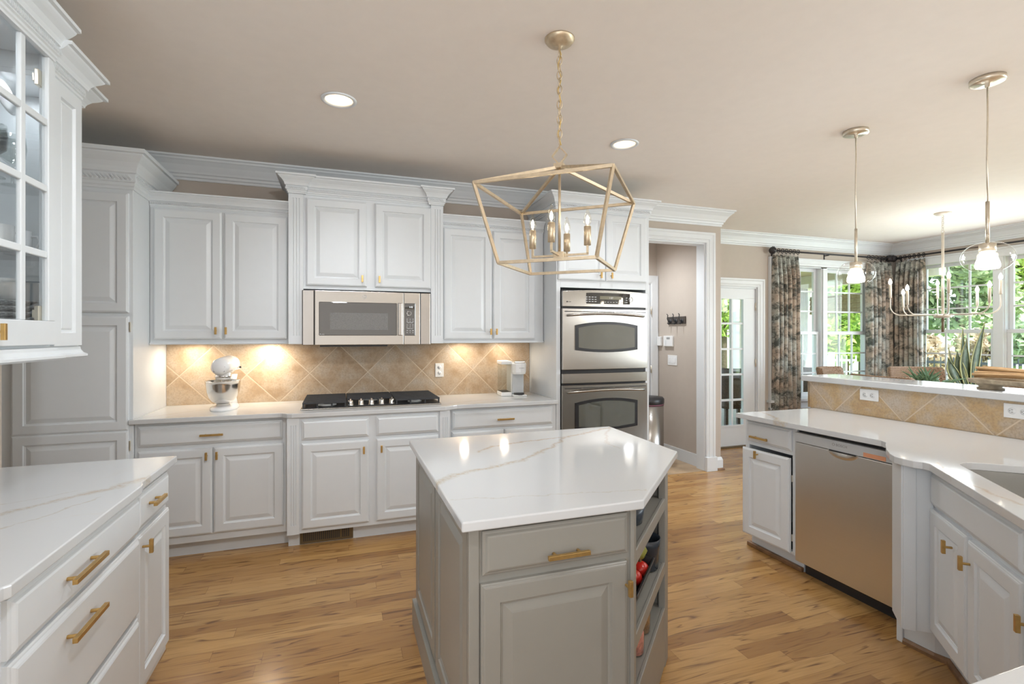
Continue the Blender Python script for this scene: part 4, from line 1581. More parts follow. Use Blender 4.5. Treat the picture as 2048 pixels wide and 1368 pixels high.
o = MB().lathe([(.050, 0), (.056, .004), (.062, .10), (.066, .13), (.063, .13), (.057, .10), (.050, .008), (0, .006)], (0, 0, 0), 28).build('crock', BLUEC)
o.location = on_edge(.525, .066, .4465)
tag(o, 'dark blue stoneware crock at the far end of the middle island shelf', 'crock')
tr = MB()
tp = [[(-.15, -.07, 0), (.15, -.07, 0), (.15, .07, 0), (-.15, .07, 0)], [(-.17, -.10, .085), (.17, -.10, .085), (.17, .10, .085), (-.17, .10, .085)],
      [(-.16, -.09, .085), (.16, -.09, .085), (.16, .09, .085), (-.16, .09, .085)], [(-.142, -.062, .006), (.142, -.062, .006), (.142, .062, .006), (-.142, .062, .006)]]
tr.skin(tp)
tro = tr.build('tray', TRAYM, None, 0.003)
tro.location = on_edge(.275, .106, .4465)
tro.rotation_euler = (0, 0, radians(45))
tag(tro, 'black flared tray holding fruit on the middle island shelf', 'tray')


def tomato(loc, r, label):
    t = thing('tomato', label, 'tomato', loc, 0, 'tomatoes in the black tray')
    MB().ball((0, 0, r * .85), r, 20, 12, (1, 1, .85)).build('tomato_body', TOMATO, t)
    MB().lathe([(.008, 0), (.004, .006), (.002, .012)], (0, 0, r * 1.66), 8).build('stem', STEMB, t)


tomato(on_edge(.365, .052, .478), .036, 'larger red tomato at the front of the black tray')
tomato(on_edge(.285, .06, .478), .034, 'smaller red tomato behind the larger one in the black tray')
pr = thing('pear', 'green pear lying on the tomatoes in the black tray', 'pear', on_edge(.415, .070, .515))
pp = MB().lathe([(.004, 0), (.033, .009), (.042, .034), (.036, .063), (.022, .097), (.014, .125), (.004, .132)], (0, 0, 0), 20)
pp.xf(Matrix.Rotation(radians(40), 4, 'Z') @ Matrix.Rotation(radians(-52), 4, 'X') @ Matrix.Translation((0, 0, -.03))).xf(Matrix.Translation((0, 0, .035)))
pp.build('pear_body', PEARG, pr)
jar = thing('jar', 'lidded glass jar of brown grain on the bottom island shelf', 'jar', on_edge(.395, .062, .2505))
MB().lathe([(.040, 0), (.045, .004), (.045, .11), (.036, .125), (.036, .13)], (0, 0, 0), 24).build('glass_body', JARG, jar)
MB().lathe([(.040, .004), (.042, .006), (.042, .09), (.02, .094)], (0, 0, 0), 24).build('contents', GRAINM, jar)
MB().lathe([(.038, .13), (.040, .133), (.040, .145), (.036, .148)], (0, 0, 0), 24).build('lid', VENTM, jar)
jar = thing('jar', 'glass jar of pink salt at the near end of the bottom island shelf', 'jar', on_edge(.245, .050, .2505))
MB().lathe([(.034, 0), (.038, .004), (.040, .085), (.034, .10)], (0, 0, 0), 24).build('glass_body', JARG, jar)
MB().lathe([(.033, .004), (.035, .006), (.037, .078), (.02, .081)], (0, 0, 0), 24).build('contents', SALT, jar)
MB().lathe([(.035, .10), (.036, .102), (.036, .118), (.03, .12)], (0, 0, 0), 24).build('lid', BLACK, jar)
o = MB().lathe([(.055, 0), (.06, .003), (.072, .07), (.070, .07), (.057, .008), (0, .007)], (0, 0, 0), 28).build('bowl', BLUEC)
o.location = on_edge(.27, .085, .7225)
tag(o, 'dark bowl on the top island shelf under the worktop corner', 'bowl')
o = MB().torus((0, 0, .022), .018, .004, 'y', 18).build('napkin_ring', NICKEL)
o.location = on_edge(.44, .07, .7225)
tag(o, 'small metal ring standing on the top island shelf', 'ring')

# ------------------------------------------------------------------ peninsula (front faces -x)
XP = 2.592
pe = thing('base_cabinet', 'white end cabinet of the peninsula with a drawer over an ajar door', 'cabinet', (XP, 2.676, 0), -pi / 2)
mb = MB()
w, dp = .405, .60
mb.box(0, 0, .10, .018, dp, .879).box(w - .018, 0, .10, w, dp, .879).box(.018, 0, .10, w - .018, dp, .118).box(.018, dp - .012, .118, w - .018, dp, .879)
mb.box(.018, 0, .70, w - .018, dp - .012, .879).box(.018, 0, .118, .035, .018, .70).box(w - .034, 0, .118, w - .018, .018, .70)
mb.build('body', WHITE, pe, 0.0015)
MB().box(.02, .02, .119, w - .02, .58, .125).box(w - .040, .025, .125, w - .022, .50, .69).build('inside_shade', SHADEIN, pe)  # dark sheets paint the shade seen through the ajar door's gap
MB().box(0, .055, 0, w, dp, .10).build('toe_kick', WHITE, pe)
MB().box(-.022, .030, 0, w, .055, .028).box(-.022, .055, 0, -.001, dp, .028).build('shoe_moulding', SHOEW, pe, 0.006)
drawer(pe, .026, .372, .727, .856, WHITE, h=(.082, .224, .764))
dd = rect_loops(MB(), -.352, 0, .112, .683, DOOR_LOOPS).build('door', WHITE, pe)
dd.location = (.366, -.006, 0)
dd.rotation_euler = (0, 0, radians(3.2))
knob(dd, -.225, .658)
for z in (.20, .56):
    MB().box(.364, -.004, z - .02, .372, .012, z + .02).build('hinge', NICKEL, pe)

dw = thing('dishwasher', 'stainless dishwasher under the peninsula counter', 'dishwasher', (XP, 2.268, 0), -pi / 2)
DWW = .570
MB().box(.004, .006, .09, DWW - .004, .58, .865).build('tub', BLACK, dw)
df = MB().box(0, -.022, .086, DWW, .004, .792).build('door_panel', STEELD, dw, 0.003)
fb = MB().box(0, -.026, .796, DWW, .004, .852).build('control_strip', GREYP, dw, 0.003)
# scooped handle pocket
sc_ = MB()
lo = []
for k, (r, d) in enumerate(((.088, .0), (.080, .004), (.06, .007), (.03, .005), (.002, .003))):
    lo.append([(.300 + r * cos(pi + pi * i / 16), -.0225 - d, .795 + .45 * r * sin(pi + pi * i / 16)) for i in range(17)])
sc_.skin(lo, (False, False), True, closed=False).build('scoop_handle', STEELD, df)
MB().box(.225, -.030, .790, .375, -.022, .797).build('grip_lip', BLACK, df)
text('maker_lettering', 'BOSCH', .020, GREYTXT, fb, (.262, -.0264, .822))
MB().torus((.248, -.0262, .829), .007, .001, 'y', 18).build('maker_badge', GREYTXT, fb)
MB().box(.415, -.0275, .800, .528, -.0258, .822).build('energy_sticker', LABELO, fb)
MB().box(.01, .05, .0, DWW - .01, .56, .088).build('kick_plate', BLACK, dw)

ep = tag(MB().box(2.468, 1.600, 0, 3.20, 1.627, .879).build('end_panel', WHITE, None, 0.003), 'white upright panel between the dishwasher and the sink cabinet', 'panel')
# angled sink cabinet
DA = radians(-131.0)
dv = Vector((cos(DA), sin(DA)))
nv = Vector((dv.y, -dv.x))          # outward (towards island): (-.755,.656)
P0 = Vector((2.289, 1.353))
sk = thing('sink_cabinet', 'white angled sink cabinet with a wide false drawer and two doors', 'cabinet', (P0.x, P0.y, 0), DA)
MB().box(-.085, .018, .175, .86, .46, .66).box(-.085, .018, .66, .86, .055, .879).build('body', WHITE, sk, 0.0015)
drawer(sk, -.070, .606, .722, .855, WHITE, y=.018)
door(sk, -.072, .250, .193, .707, WHITE, y=.018, k=(.150, .625))
door(sk, .262, .600, .193, .700, WHITE, y=.018, k=(.290, .622))
dsm = door(sk, .612, .85, .193, .700, WHITE, y=.018, k=(.648, .600))
# post standing proud of the doors, broad face towards the camera
inv = Matrix.Rotation(-DA, 4, 'Z') @ Matrix.Translation((-P0.x, -P0.y, 0))


def loc2(pts):
    return [tuple((inv @ Vector((x, y, 0))).xy) for x, y in pts]


tq = Vector((2.505, 1.43))
tw = [(2.478, 1.599), (2.488, 1.478), tuple(tq), tuple(tq + dv * .85), tuple(tq + dv * .85 - nv * .25), (2.80, 1.599)]
MB().prism(loc2(tw), 0, .182).build('toe_kick', WHITE, sk)
MB().sweep(loc2(tw[:4]), [(-.002, 0), (.016, 0), (.014, .014), (.006, .024), (-.002, .024)]).build('shoe_moulding', SHOEW, sk)
pA, pB = Vector((2.264, 1.473)), Vector((2.350, 1.400))
pd = -dv * .09
po = MB().prism(loc2([pA, pB, pB + Vector((.10, .12)), pA + Vector((.11, .11))]), .178, .879)
m1_, m2_ = pA.lerp(pB, .06), pA.lerp(pB, .46)
q = Vector((pB.y - pA.y, -(pB.x - pA.x))).normalized() * .006
po.prism(loc2([m1_, m2_, m2_ + q, m1_ + q]), .178, .879)
po.build('post', WHITE, sk, 0.002)

# third leg of the worktop, nearest the camera
tl = thing('base_cabinet', 'white base cabinet under the worktop corner at the lower right', 'cabinet', (1.50, .455, 0), pi)
MB().box(0, 0, .10, .85, .58, .879).build('body', WHITE, tl, 0.0015)
MB().box(0, .07, 0, .85, .58, .10).build('toe_kick', WHITE, tl)
door(tl, .02, .42, .14, .86, WHITE)
door(tl, .43, .83, .14, .86, WHITE)

E0, E1 = Vector((2.266, 1.373)), Vector((2.266, 1.373)) + dv * .80
outer = [(2.500, 2.668), (2.525, 1.735), (2.505, 1.700), (2.455, 1.668), (2.36, 1.60), (2.285, 1.535), (2.250, 1.492), (2.236, 1.450), (2.240, 1.410), (2.256, 1.385), tuple(E0 + dv * .02), tuple(E1), (1.66, .56), (1.60, .50), (1.56, .482), (.62, .482), (.62, -.17), (2.60, -.17),
         (3.206, .45), (3.206, 2.668)]
S0 = E0 - nv * .108
sx_, sd_ = -.06, .42


def rr(x0, x1, y0, y1, r, n=6):
    pts = []
    for cx, cy, a in ((x1 - r, y1 - r, 0), (x0 + r, y1 - r, pi / 2), (x0 + r, y0 + r, pi), (x1 - r, y0 + r, 1.5 * pi)):
        pts += [(cx + r * cos(a + pi / 2 * i / n), cy + r * sin(a + pi / 2 * i / n)) for i in range(n + 1)]
    return pts


def sinkpt(s, d):
    p = S0 + dv * s - nv * d
    return (p.x, p.y)


hole_l = rr(-.07, .70, 0, .40, .08)
hole = [sinkpt(a, b) for a, b in hole_l]
tag(MB().slab_hole(outer, [hole], .880, ZT).build('countertop', QUARTZ, None, 0.004, seg=3), 'white veined quartz countertop of the peninsula around the sink', 'countertop')
mb = MB()


def rim(ins, z):
    return [(*sinkpt(a, b), z) for a, b in rr(-.07 + ins, .70 - ins, ins, .40 - ins, max(.02, .08 - ins))]


mb.skin([rim(-.012, .8795), rim(-.001, .8795), rim(.002, .80), rim(.006, .70), rim(.03, .685), rim(.15, .682)], (False, True))
sn = mb.build('sink', STEELD, None, smooth=False)
tag(sn, 'stainless undermount sink in the angled peninsula counter', 'sink')

# raised bar
struct('wall_peninsula', MB().box(3.222, -.20, 0, 3.36, 2.712, 1.098), WALL)
tag(MB().box(3.2075, -.19, ZT + .0005, 3.2215, 2.716, 1.098).box(3.2075, 2.7125, ZT + .0005, 3.36, 2.7235, 1.098).build('backsplash', TILEP), 'golden diagonal stone tile facing the raised bar above the sink counter', 'backsplash')
tag(MB().box(3.178, -.22, 1.0985, 3.535, 2.755, 1.138).build('raised_counter', QUARTZ, None, 0.005, seg=3), 'white quartz ledge topping the raised bar behind the sink', 'countertop')

# bundle on wooden tray
bo = thing('wooden_tray', 'weathered wooden pedestal tray standing on the raised bar', 'tray', (3.33, 1.61, 1.138), 0)
mb = MB()
mb.lathe([(.055, 0), (.058, .006), (.045, .012), (.062, .028), (.07, .033)], (0, .10, 0), 24)
mb.lathe([(.055, 0), (.058, .006), (.045, .012), (.062, .028), (.07, .033)], (0, -.22, 0), 24)
mb.build('pedestal_foot', BOWLW, bo)
tr = MB()
tr.skin([[(x * s, -.06 + y * t, z) for x, y in rr(-.10, .10, -.24, .24, .06)] for s, t, z in ((.80, .90, .030), (.95, .97, .036), (1.0, 1.0, .056), (.93, .97, .056), (.85, .92, .046))])
tr.build('tray_board', BOWLW, bo, 0.003)
st = thing('straw_bundle', 'bundle of tan straw tied and lying on the wooden tray', 'dried plant', (3.33, 1.55, 1.1885), 0)
mb = MB()
for i in range(46):
    a, b = random.uniform(-.065, .065), random.uniform(0, .05)
    pts = []
    for k in range(7):
        t = k / 6
        fan = 1.0 if t > .75 else .45 + .55 * (t / .75)
        fan = .35 + .65 * abs(t - .30) * 1.5
        pts.append((a * fan, .205 - .46 * (1 - t) + random.uniform(-.004, .004), .012 + b * fan + .012 * sin(3 * t)))
    mb.tube(pts, .0085, 6)
mb.build('stalks', STRAW, st)
MB().lathe([(.024, -.014), (.028, 0), (.024, .014)], (0, 0, 0), 16, sy=.62).xf(Matrix.Translation((0, -.118, .024)) @ Matrix.Rotation(pi / 2, 4, 'X')).build('tie', STRAW, st)

# ------------------------------------------------------------------ ceiling lights
for (x, y, lab) in ((-.008, 2.943, 'recessed ceiling light over the left side of the room'), (1.844, 2.985, 'recessed ceiling light near the wall ovens')):
    t = thing('recessed_light', lab, 'ceiling light', (x, y, ZC), 0)
    MB().lathe([(.095, -.001), (.095, -.006), (.088, -.009), (.078, -.008), (.072, -.001), (.072, .006)], (0, 0, 0), 40, caps=(False, False)).build('trim_ring', TRIM, t)
    MB().lathe([(.0725, .0), (.071, .03), (.066, .095), (.060, .125)], (0, 0, 0), 40, caps=(False, False)).build('baffle', plain('glow_tinted_baffle', (.72, .60, .42), .5), t)  # tan colour paints the lamp's warm glow onto the baffle
    MB().lathe([(.063, .110), (.058, .100), (.03, .092), (.0, .090)], (0, 0, 0), 32, caps=(False, False)).build('lamp', CANGLOW, t)
for (x, y, e) in ((-.008, 2.943, 26), (1.844, 2.985, 20), (-.60, 1.40, 14), (2.0, .9, 14), (0.9, -1.2, 30), (3.6, 3.3, 12), (2.95, 4.78, 62)):  # visible cans come first; the other spots are added fill
    light('can_and_fill_light', 'SPOT', (x, y, ZC - .03), (0, 0, 0), e * 0.9, WARM, .06, spot=radians(140), blend=.9)

for (x, y, tx, tz, e) in ((.30, .25, -1.3, 1.15, 60), (.5, .15, .3, 1.2, 4), (2.1, .5, 1.6, 1.1, 17)):  # added unseen spots aimed at the back cabinets to brighten them
    d = Vector((tx - x, 3.9 - y, tz - 2.71))
    light('aimed_fill_spot', 'SPOT', (x, y, ZC - .03), d.to_track_quat('-Z', 'Y').to_euler(), e, WARM, .07, spot=radians(110), blend=1.0)

# lantern chandelier
LC = Vector((.918, 2.021))
la = thing('lantern_pendant', 'champagne gold open-frame lantern pendant over the island', 'pendant light', (LC.x, LC.y, ZC), radians(-40.2))
MB().lathe([(.0, -.002), (.066, -.002), (.066, -.006), (.056, -.020), (.030, -.032), (.010, -.036), (.008, -.046), (.0, -.047)], (0, 0, 0), 36).build('canopy', CHAMP, la)
chain = MB()
zt, zb = -.048, -.470
nl = 13
for i in range(nl):
    c = zt - (zt - zb) * (i + .5) / nl
    hh = (zt - zb) / nl * .66
    pts = []
    for k in range(16):
        a = 2 * pi * k / 16
        u, v = .011 * cos(a), hh * sin(a)
        pts.append((u, 0, c + v) if i % 2 else (0, u, c + v))
    chain.tube(pts, .0025, 6, closed=True)
chain.build('chain', CHAMP, la)
MB().tube([(.006 * sin(i * 1.1), .006 * cos(i * .8), zt - (zt - zb) * i / 24) for i in range(25)], .0022, 6).build('cord', plain('yellow_cord', (.62, .42, .12), .5), la)
hubz = 2.175 - ZC
dm = MB()
c = Vector((0, 0, hubz + .050))
dp_ = [c + Vector((0, 0, .040)), c + Vector((.034, 0, 0)), c - Vector((0, 0, .040)), c - Vector((.034, 0, 0))]
for i in range(4):
    dm.bar(dp_[i], dp_[(i + 1) % 4], .006, .010, up=(0, 1, 0))
dm.build('diamond_link', CHAMP, la)
fr = MB()
T, B = .285, .2075
zt_, zb_ = 2.057 - ZC, 1.734 - ZC
top = [Vector((a * T, b * T, zt_)) for a, b in ((-1, -1), (1, -1), (1, 1), (-1, 1))]
bot = [Vector((a * B, b * B, zb_)) for a, b in ((-1, -1), (1, -1), (1, 1), (-1, 1))]
hub = Vector((0, 0, hubz))
for i in range(4):
    j = (i + 1) % 4
    fr.bar(top[i], top[j], .011, .013)
    fr.bar(bot[i], bot[j], .011, .013)
    fr.bar(top[i], bot[i], .012)
    fr.bar(top[i], hub + (top[i] - hub).normalized() * .02, .011, .013)
fr.box(-.022, -.022, hubz - .008, .022, .022, hubz + .012)
fr.build('frame', CHAMP, la)
MB().tube([(0, 0, hubz), (0, 0, 1.787 - ZC)], .006, 10).build('stem', CHAMP, la)
MB().box(-.024, -.024, 1.768 - ZC, .024, .024, 1.797 - ZC).build('arm_hub', CHAMP, la, 0.002)
for k in range(4):
    a = k * pi / 2
    R = Matrix.Rotation(a, 4, 'Z')
    arm = MB().bar((.02, 0, 1.783 - ZC), (.130, 0, 1.783 - ZC), .009).bar((.1255, 0, 1.783 - ZC), (.1255, 0, 1.824 - ZC), .009)
    arm = arm.xf(R).build('candle_arm', CHAMP, la)
    MB().lathe([(.012, 0), (.0155, .001), (.0155, .082), (.010, .084)], (.1255, 0, 1.820 - ZC), 16).xf(R).build('candle_sleeve', CHAMP, arm)
    MB().lathe([(.009, 0), (.0165, .018), (.0175, .028), (.013, .050), (.006, .068), (.002, .080)], (.1255, 0, 1.903 - ZC), 16).xf(R).build('bulb', BULBG, arm)
    MB().lathe([(.002, .008), (.006, .016), (.0075, .027), (.005, .040), (.001, .048)], (.1255, 0, 1.903 - ZC), 10).xf(R).build('filament', BULBGLOW, arm)
    p = Matrix.Rotation(radians(-40.2), 4, 'Z') @ R @ Vector((.1255, 0, 0))
    light('candle_light', 'POINT', (LC.x + p.x, LC.y + p.y, 1.93), energy=3.4, color=WARM, size=.006)


# globe pendants over the bar
def pendant(loc, lab):
    t = thing('globe_pendant', lab, 'pendant light', (loc[0], loc[1], ZC), 0, 'globe pendants over the raised bar')
    MB().lathe([(0, -.001), (.072, -.001), (.072, -.022), (.066, -.025), (.012, -.026), (.010, -.045), (0, -.046)], (0, 0, 0), 36).build('canopy', NICKEL, t)
    MB().tube([(0, 0, -.04), (.002, 0, -.2), (-.002, .001, -.4), (0, 0, -.635)], .004, 8).build('cord', NICKEL, t)
    MB().tube([(0, 0, -.63), (0, 0, -.845)], .0085, 12).build('rod', NICKEL, t)
    MB().lathe([(.034, -.845), (.034, -.885), (.028, -.886)], (0, 0, 0), 24).build('socket_cup', NICKEL, t)
    g = MB()
    prof = []
    for k in range(19):
        a = pi * (.04 + .80 * k / 18)
        prof.append((.106 * sin(a) ** .82, -.915 + .076 * cos(a)))
    g.lathe(prof, (0, 0, 0), 40, caps=(False, False))
    g.build('glass_globe', GLOBE, t)
    MB().lathe([(.026, -.886), (.034, -.90), (.048, -.945), (.050, -.962), (.045, -.973), (.02, -.977), (0, -.977)], (0, 0, 0), 24).build('bulb', PENDGLOW, t)
    light('pendant_light', 'POINT', (loc[0], loc[1], ZC - 1.06), energy=4, color=WARM, size=.05)


pendant((3.131, 2.31), 'globe pendant over the bar, the farther one near the french door')
pendant((3.129, 1.62), 'globe pendant over the bar, the nearer one at the right edge')

# nook chandelier
CC = (6.12, 3.56)
ch = thing('candle_chandelier', 'cream eight-arm candle chandelier over the breakfast table', 'chandelier', (*CC, ZC), radians(-18.98))
MB().lathe([(0, -.001), (.075, -.001), (.075, -.008), (.06, -.022), (.010, -.030), (0, -.031)], (0, 0, 0), 32).build('canopy', CREAMM, ch)
cm = MB()
for i in range(7):
    c = -.04 - .022 * i
    pts = [((.010 * cos(2 * pi * k / 12)) * (i % 2), (.010 * cos(2 * pi * k / 12)) * (1 - i % 2), c + .015 * sin(2 * pi * k / 12)) for k in range(12)]
    cm.tube(pts, .0025, 6, closed=True)
cm.torus((0, 0, -.20), .016, .003, 'y')
cm.build('chain', CREAMM, ch)
MB().tube([(0, 0, -.215), (0, 0, -1.11)], .013, 12).build('stem', CREAMM, ch)
MB().lathe([(.02, -1.13), (.075, -1.125), (.080, -1.105), (.07, -1.09), (.014, -1.085)], (0, 0, 0), 28).build('hub', CREAMM, ch)
MB().tube([(0, 0, -1.12), (0, 0, -1.28)], .012, 10).build('lower_stem', plain('brown_stem_metal', (.22, .16, .10), .4), ch)
for k in range(8):
    a = radians(10 + 45 * k)
    zt = (1.90 if k % 2 == 0 else 2.0) - ZC
    z0 = 1.650 - ZC
    R = .45
    pts = [(.06, 0, z0)] + [(R - .10 + .10 * sin(t), 0, z0 + .10 - .10 * cos(t)) for t in [pi / 2 * i / 8 for i in range(9)]] + [(R, 0, zt - .14)]
    M = Matrix.Rotation(a, 4, 'Z')
    arm = MB().tube(pts, .006, 8).xf(M).build('candle_arm', CREAMM, ch)
    MB().lathe([(.011, zt - .15), (.013, zt - .148), (.013, zt), (.009, zt + .002)], (R, 0, 0), 14).xf(M).build('candle_sleeve', CREAMM, arm)
    MB().lathe([(.008, zt), (.017, zt + .018), (.016, zt + .034), (.008, zt + .055), (.002, zt + .066)], (R, 0, 0), 12).xf(M).build('bulb', BULBGLOW, arm)
light('chandelier_light', 'POINT', (CC[0], CC[1], 2.05), energy=8, color=WARM, size=.25)

# ------------------------------------------------------------------ hall things


def hall_x(x):
    return x


hk = thing('hook_rack', 'dark wooden rack with three coat hooks on the hall wall', 'hook rack', (3.6595, 4.80, 1.60), -pi / 2)
MB().box(-.155, -.018, -.042, .155, 0, .042).build('back_board', plain('dark_stained_wood', (.055, .045, .038), .5, var=.2), hk, 0.003)
for x in (-.105, 0, .105):
    h = MB().tube([(x, -.018, -.005), (x, -.045, -.01), (x, -.060, .02), (x, -.052, .06), (x, -.066, .075)], .005, 8)
    h.tube([(x, -.018, -.012), (x, -.04, -.045), (x, -.06, -.03)], .005, 8)
    h.tube([(x, -.0175, -.01), (x, -.022, -.01)], .026, 16).build('hook', IRON, hk)
t1 = thing('door_chime', 'narrow white wall box left of the alarm keypad in the hall', 'wall box', (3.6595, 5.112, 1.357), -pi / 2)
MB().box(-.035, -.03, -.055, .035, 0, .055).build('cover', PLASTIC, t1, 0.004)
t1 = thing('alarm_keypad', 'white alarm keypad with small grey display on the hall wall', 'keypad', (3.6595, 4.945, 1.360), -pi / 2)
MB().box(-.085, -.025, -.062, .085, 0, .062).build('cover', PLASTIC, t1, 0.005)
MB().box(-.02, -.0265, .022, .04, -.024, .045).build('display', GREYTXT, t1)
MB().box(-.04, -.0265, -.045, -.034, -.024, .01).build('lid_seam', GREYP, t1)
t1 = thing('switch_plate', 'white three-switch plate below the alarm keypad in the hall', 'light switch', (3.6595, 4.884, 1.138), -pi / 2)
MB().box(-.085, -.006, -.058, .085, 0, .058).build('cover_plate', PLASTIC, t1, 0.002)
for x in (-.046, 0, .046):
    MB().box(x - .016, -.010, -.033, x + .016, -.006, .033).build('rocker', ENAMEL, t1, 0.002)
tc_ = thing('trash_can', 'stainless trash can with black lid in the hall', 'trash can', (3.22, 4.72, .004), 0)
MB().lathe([(.170, 0), (.172, .02), (.172, .66)], (0, 0, 0), 36, sy=.8).build('can_body', STEELV, tc_)
MB().lathe([(.174, .672), (.178, .68), (.178, .725), (.160, .745), (.08, .755), (0, .756)], (0, 0, 0), 36, sy=.8).build('lid', BLACK, tc_)
MB().lathe([(.173, .655), (.174, .672)], (0, 0, 0), 36, sy=.8).build('liner_bag', BAGM, tc_)

# ------------------------------------------------------------------ curtains and rods


def curtain(label, along, u0, u1, fixed, inward, ztop, zbot, n=6, flare=0.03):
    """pleated panel; along 'x' or 'y'; hangs 'inward' off the wall"""
    cx = (u0 + u1) / 2
    loc = (cx, fixed + inward * .075, 0) if along == 'x' else (fixed + inward * .075, cx, 0)
    t = thing('curtain', label, 'curtain', loc, 0)
    half = (u1 - u0) / 2
    mb = MB()
    cols = n * 12
    rows = 26
    vs = []
    for r in range(rows + 1):
        z = ztop - (ztop - zbot) * r / rows
        tt = r / rows
        sp = 1.0 + flare * tt
        pin = .72 + .28 * min(1, tt * 10)
        for c in range(cols + 1):
            s = c / cols
            ph = 2 * pi * n * s
            u = (2 * s - 1) * half * sp + .012 * sin(ph * 2 + .5) * min(1, tt * 6)
            d = .045 * pin * cos(ph + .35 * sin(3 * tt + c * .05)) * (.6 + .4 * min(1, tt * 8)) + .006 * sin(9 * tt + 5 * s)
            zz = z + (.022 * max(0, cos(ph)) - .01) * max(0, 1 - r / 1.2)
            vs.append((u, d, zz) if along == 'x' else (d, u, zz))
    fs = []
    for r in range(rows):
        for c in range(cols):
            a = r * (cols + 1) + c
            fs.append((a, a + 1, a + cols + 2, a + cols + 1))
    mb.add(vs, fs, True)
    o = mb.build('drape', TOILE, t)
    sm = o.modifiers.new('solid', 'SOLIDIFY')
    sm.thickness = .003
    for i in range(n + 1):
        u = (2 * i / n - 1) * half * .97
        p = (u, 0, ztop + .055) if along == 'x' else (0, u, ztop + .055)
        rg = MB().torus(p, .026, .005, 'x' if along == 'x' else 'y', 14)
        rg.tube([(p[0], p[1], p[2] - .026), (p[0], p[1], ztop + .005)], .002, 5)
        rg.build('ring', RODM, t)
    return t


curtain('printed toile curtain between the french door and the nook window', 'x', 5.325, 5.740, YN, -1, 2.475, .03)
curtain('printed toile curtain at the right end of the north nook window', 'x', 7.04, 7.50, YN, -1, 2.475, .03)
curtain('printed toile curtain at the corner end of the east nook window', 'y', 4.60, 4.97, XE, -1, 2.475, .03)


def rod(label, pts_, fin, along, brackets):
    t = thing('curtain_rod', label, 'curtain rod', pts_[0], 0)
    o = Vector(pts_[0])
    q = Vector(pts_[1]) - o
    MB().tube([(0, 0, 0), tuple(q)], .011, 10).build('pole', RODM, t)
    for f in fin:
        p = Vector(f) - o
        mb = MB().ball(tuple(p), .046, 18, 12)
        for k in range(12):
            a = 2 * pi * k / 12
            d = Vector((0, cos(a), sin(a))) if along == 'x' else Vector((cos(a), 0, sin(a)))
            mb.tube([tuple(p + d * .040), tuple(p + d * .052)], .007, 6)
        mb.build('finial', RODM, t)
    for b in brackets:
        p = Vector(b) - o
        w = Vector((0, .075, 0)) if along == 'x' else Vector((.075, 0, 0))
        MB().tube([tuple(p + Vector((0, 0, -.012))), tuple(p + w + Vector((0, 0, -.012)))], .007, 8).tube([tuple(p + w + Vector((0, 0, -.06))), tuple(p + w + Vector((0, 0, .02)))], .010, 8).build('bracket', RODM, t)
    return t


rod('dark curtain rod with ball finial along the north nook window', [(5.33, YN - .075, 2.53), (7.42, YN - .075, 2.53)], [(5.30, YN - .075, 2.53), (7.46, YN - .075, 2.53)], 'x', [(5.36, YN - .075, 2.53), (6.29, YN - .075, 2.53), (7.40, YN - .075, 2.53)])
rod('dark curtain rod along the east nook window', [(XE - .075, 4.97, 2.53), (XE - .075, 1.9, 2.53)], [(XE - .075, 5.0, 2.53)], 'y', [(XE - .075, 4.94, 2.53), (XE - .075, 3.4, 2.53)])

# ------------------------------------------------------------------ breakfast table, chairs, plants
tb = thing('dining_table', 'dark round breakfast table behind the raised bar', 'table', (6.10, 3.45, 0))
MB().lathe([(.55, .715), (.56, .72), (.56, .745), (.55, .75), (0, .75)], (0, 0, 0), 48).build('table_top', TABLEW, tb)
MB().lathe([(.30, 0), (.28, .04), (.09, .10), (.07, .4), (.10, .68), (.20, .715)], (0, 0, 0), 32).build('pedestal', TABLEW, tb)


def chair(loc, rz, label):
    t = thing('woven_chair', label, 'chair', loc, rz, 'seagrass chairs around the breakfast table')
    mb = MB()
    lo = []
    for z, y, s in ((.40, .0, .97), (.44, 0, 1.0), (.475, 0, .99), (.485, 0, .93)):
        lo.append([(x * s, yy * s, z) for x, yy in rr(-.24, .24, -.24, .24, .05)])
    mb.skin(lo)
    mb.build('seat', SEAGRASS, t, 0.004)
    lo = []
    for z, y, w in ((.44, .215, .27), (.60, .235, .285), (.85, .27, .30), (.95, .285, .305), (1.012, .30, .30), (1.03, .302, .28)):
        h = .030 if z < 1.02 else .022
        lo.append([(w * k / 8, y - h - .10 * (k / 8) ** 2, z) for k in range(-8, 9)] + [(w * k / 8, y + h - .10 * (k / 8) ** 2, z) for k in range(8, -9, -1)])
    MB().skin(lo, smooth=True).build('backrest', SEAGRASS, t)
    for sx, sy in ((-1, -1), (1, -1), (1, 1), (-1, 1)):
        MB().bar((.20 * sx, .20 * sy, 0), (.205 * sx, .205 * sy, .41), .036).build('leg', TABLEW, t, 0.003)
    return t


c0 = chair((5.28, 3.50, 0), pi / 2, 'seagrass dining chair just above the bar ledge, on the near side of the table')
for x, y, rz, lab in ((5.86, 4.42, radians(18), 'seagrass dining chair seen above the bar end, below the north window'),
                      (6.72, 4.10, radians(-30), 'seagrass dining chair seen beside the corner curtains, behind the succulent'),
                      (7.05, 3.38, -pi / 2, 'seagrass dining chair on the far side of the table, behind the straw bundle')):
    dup(c0, (x, y, 0), rz, lab, 'seagrass chairs around the breakfast table')


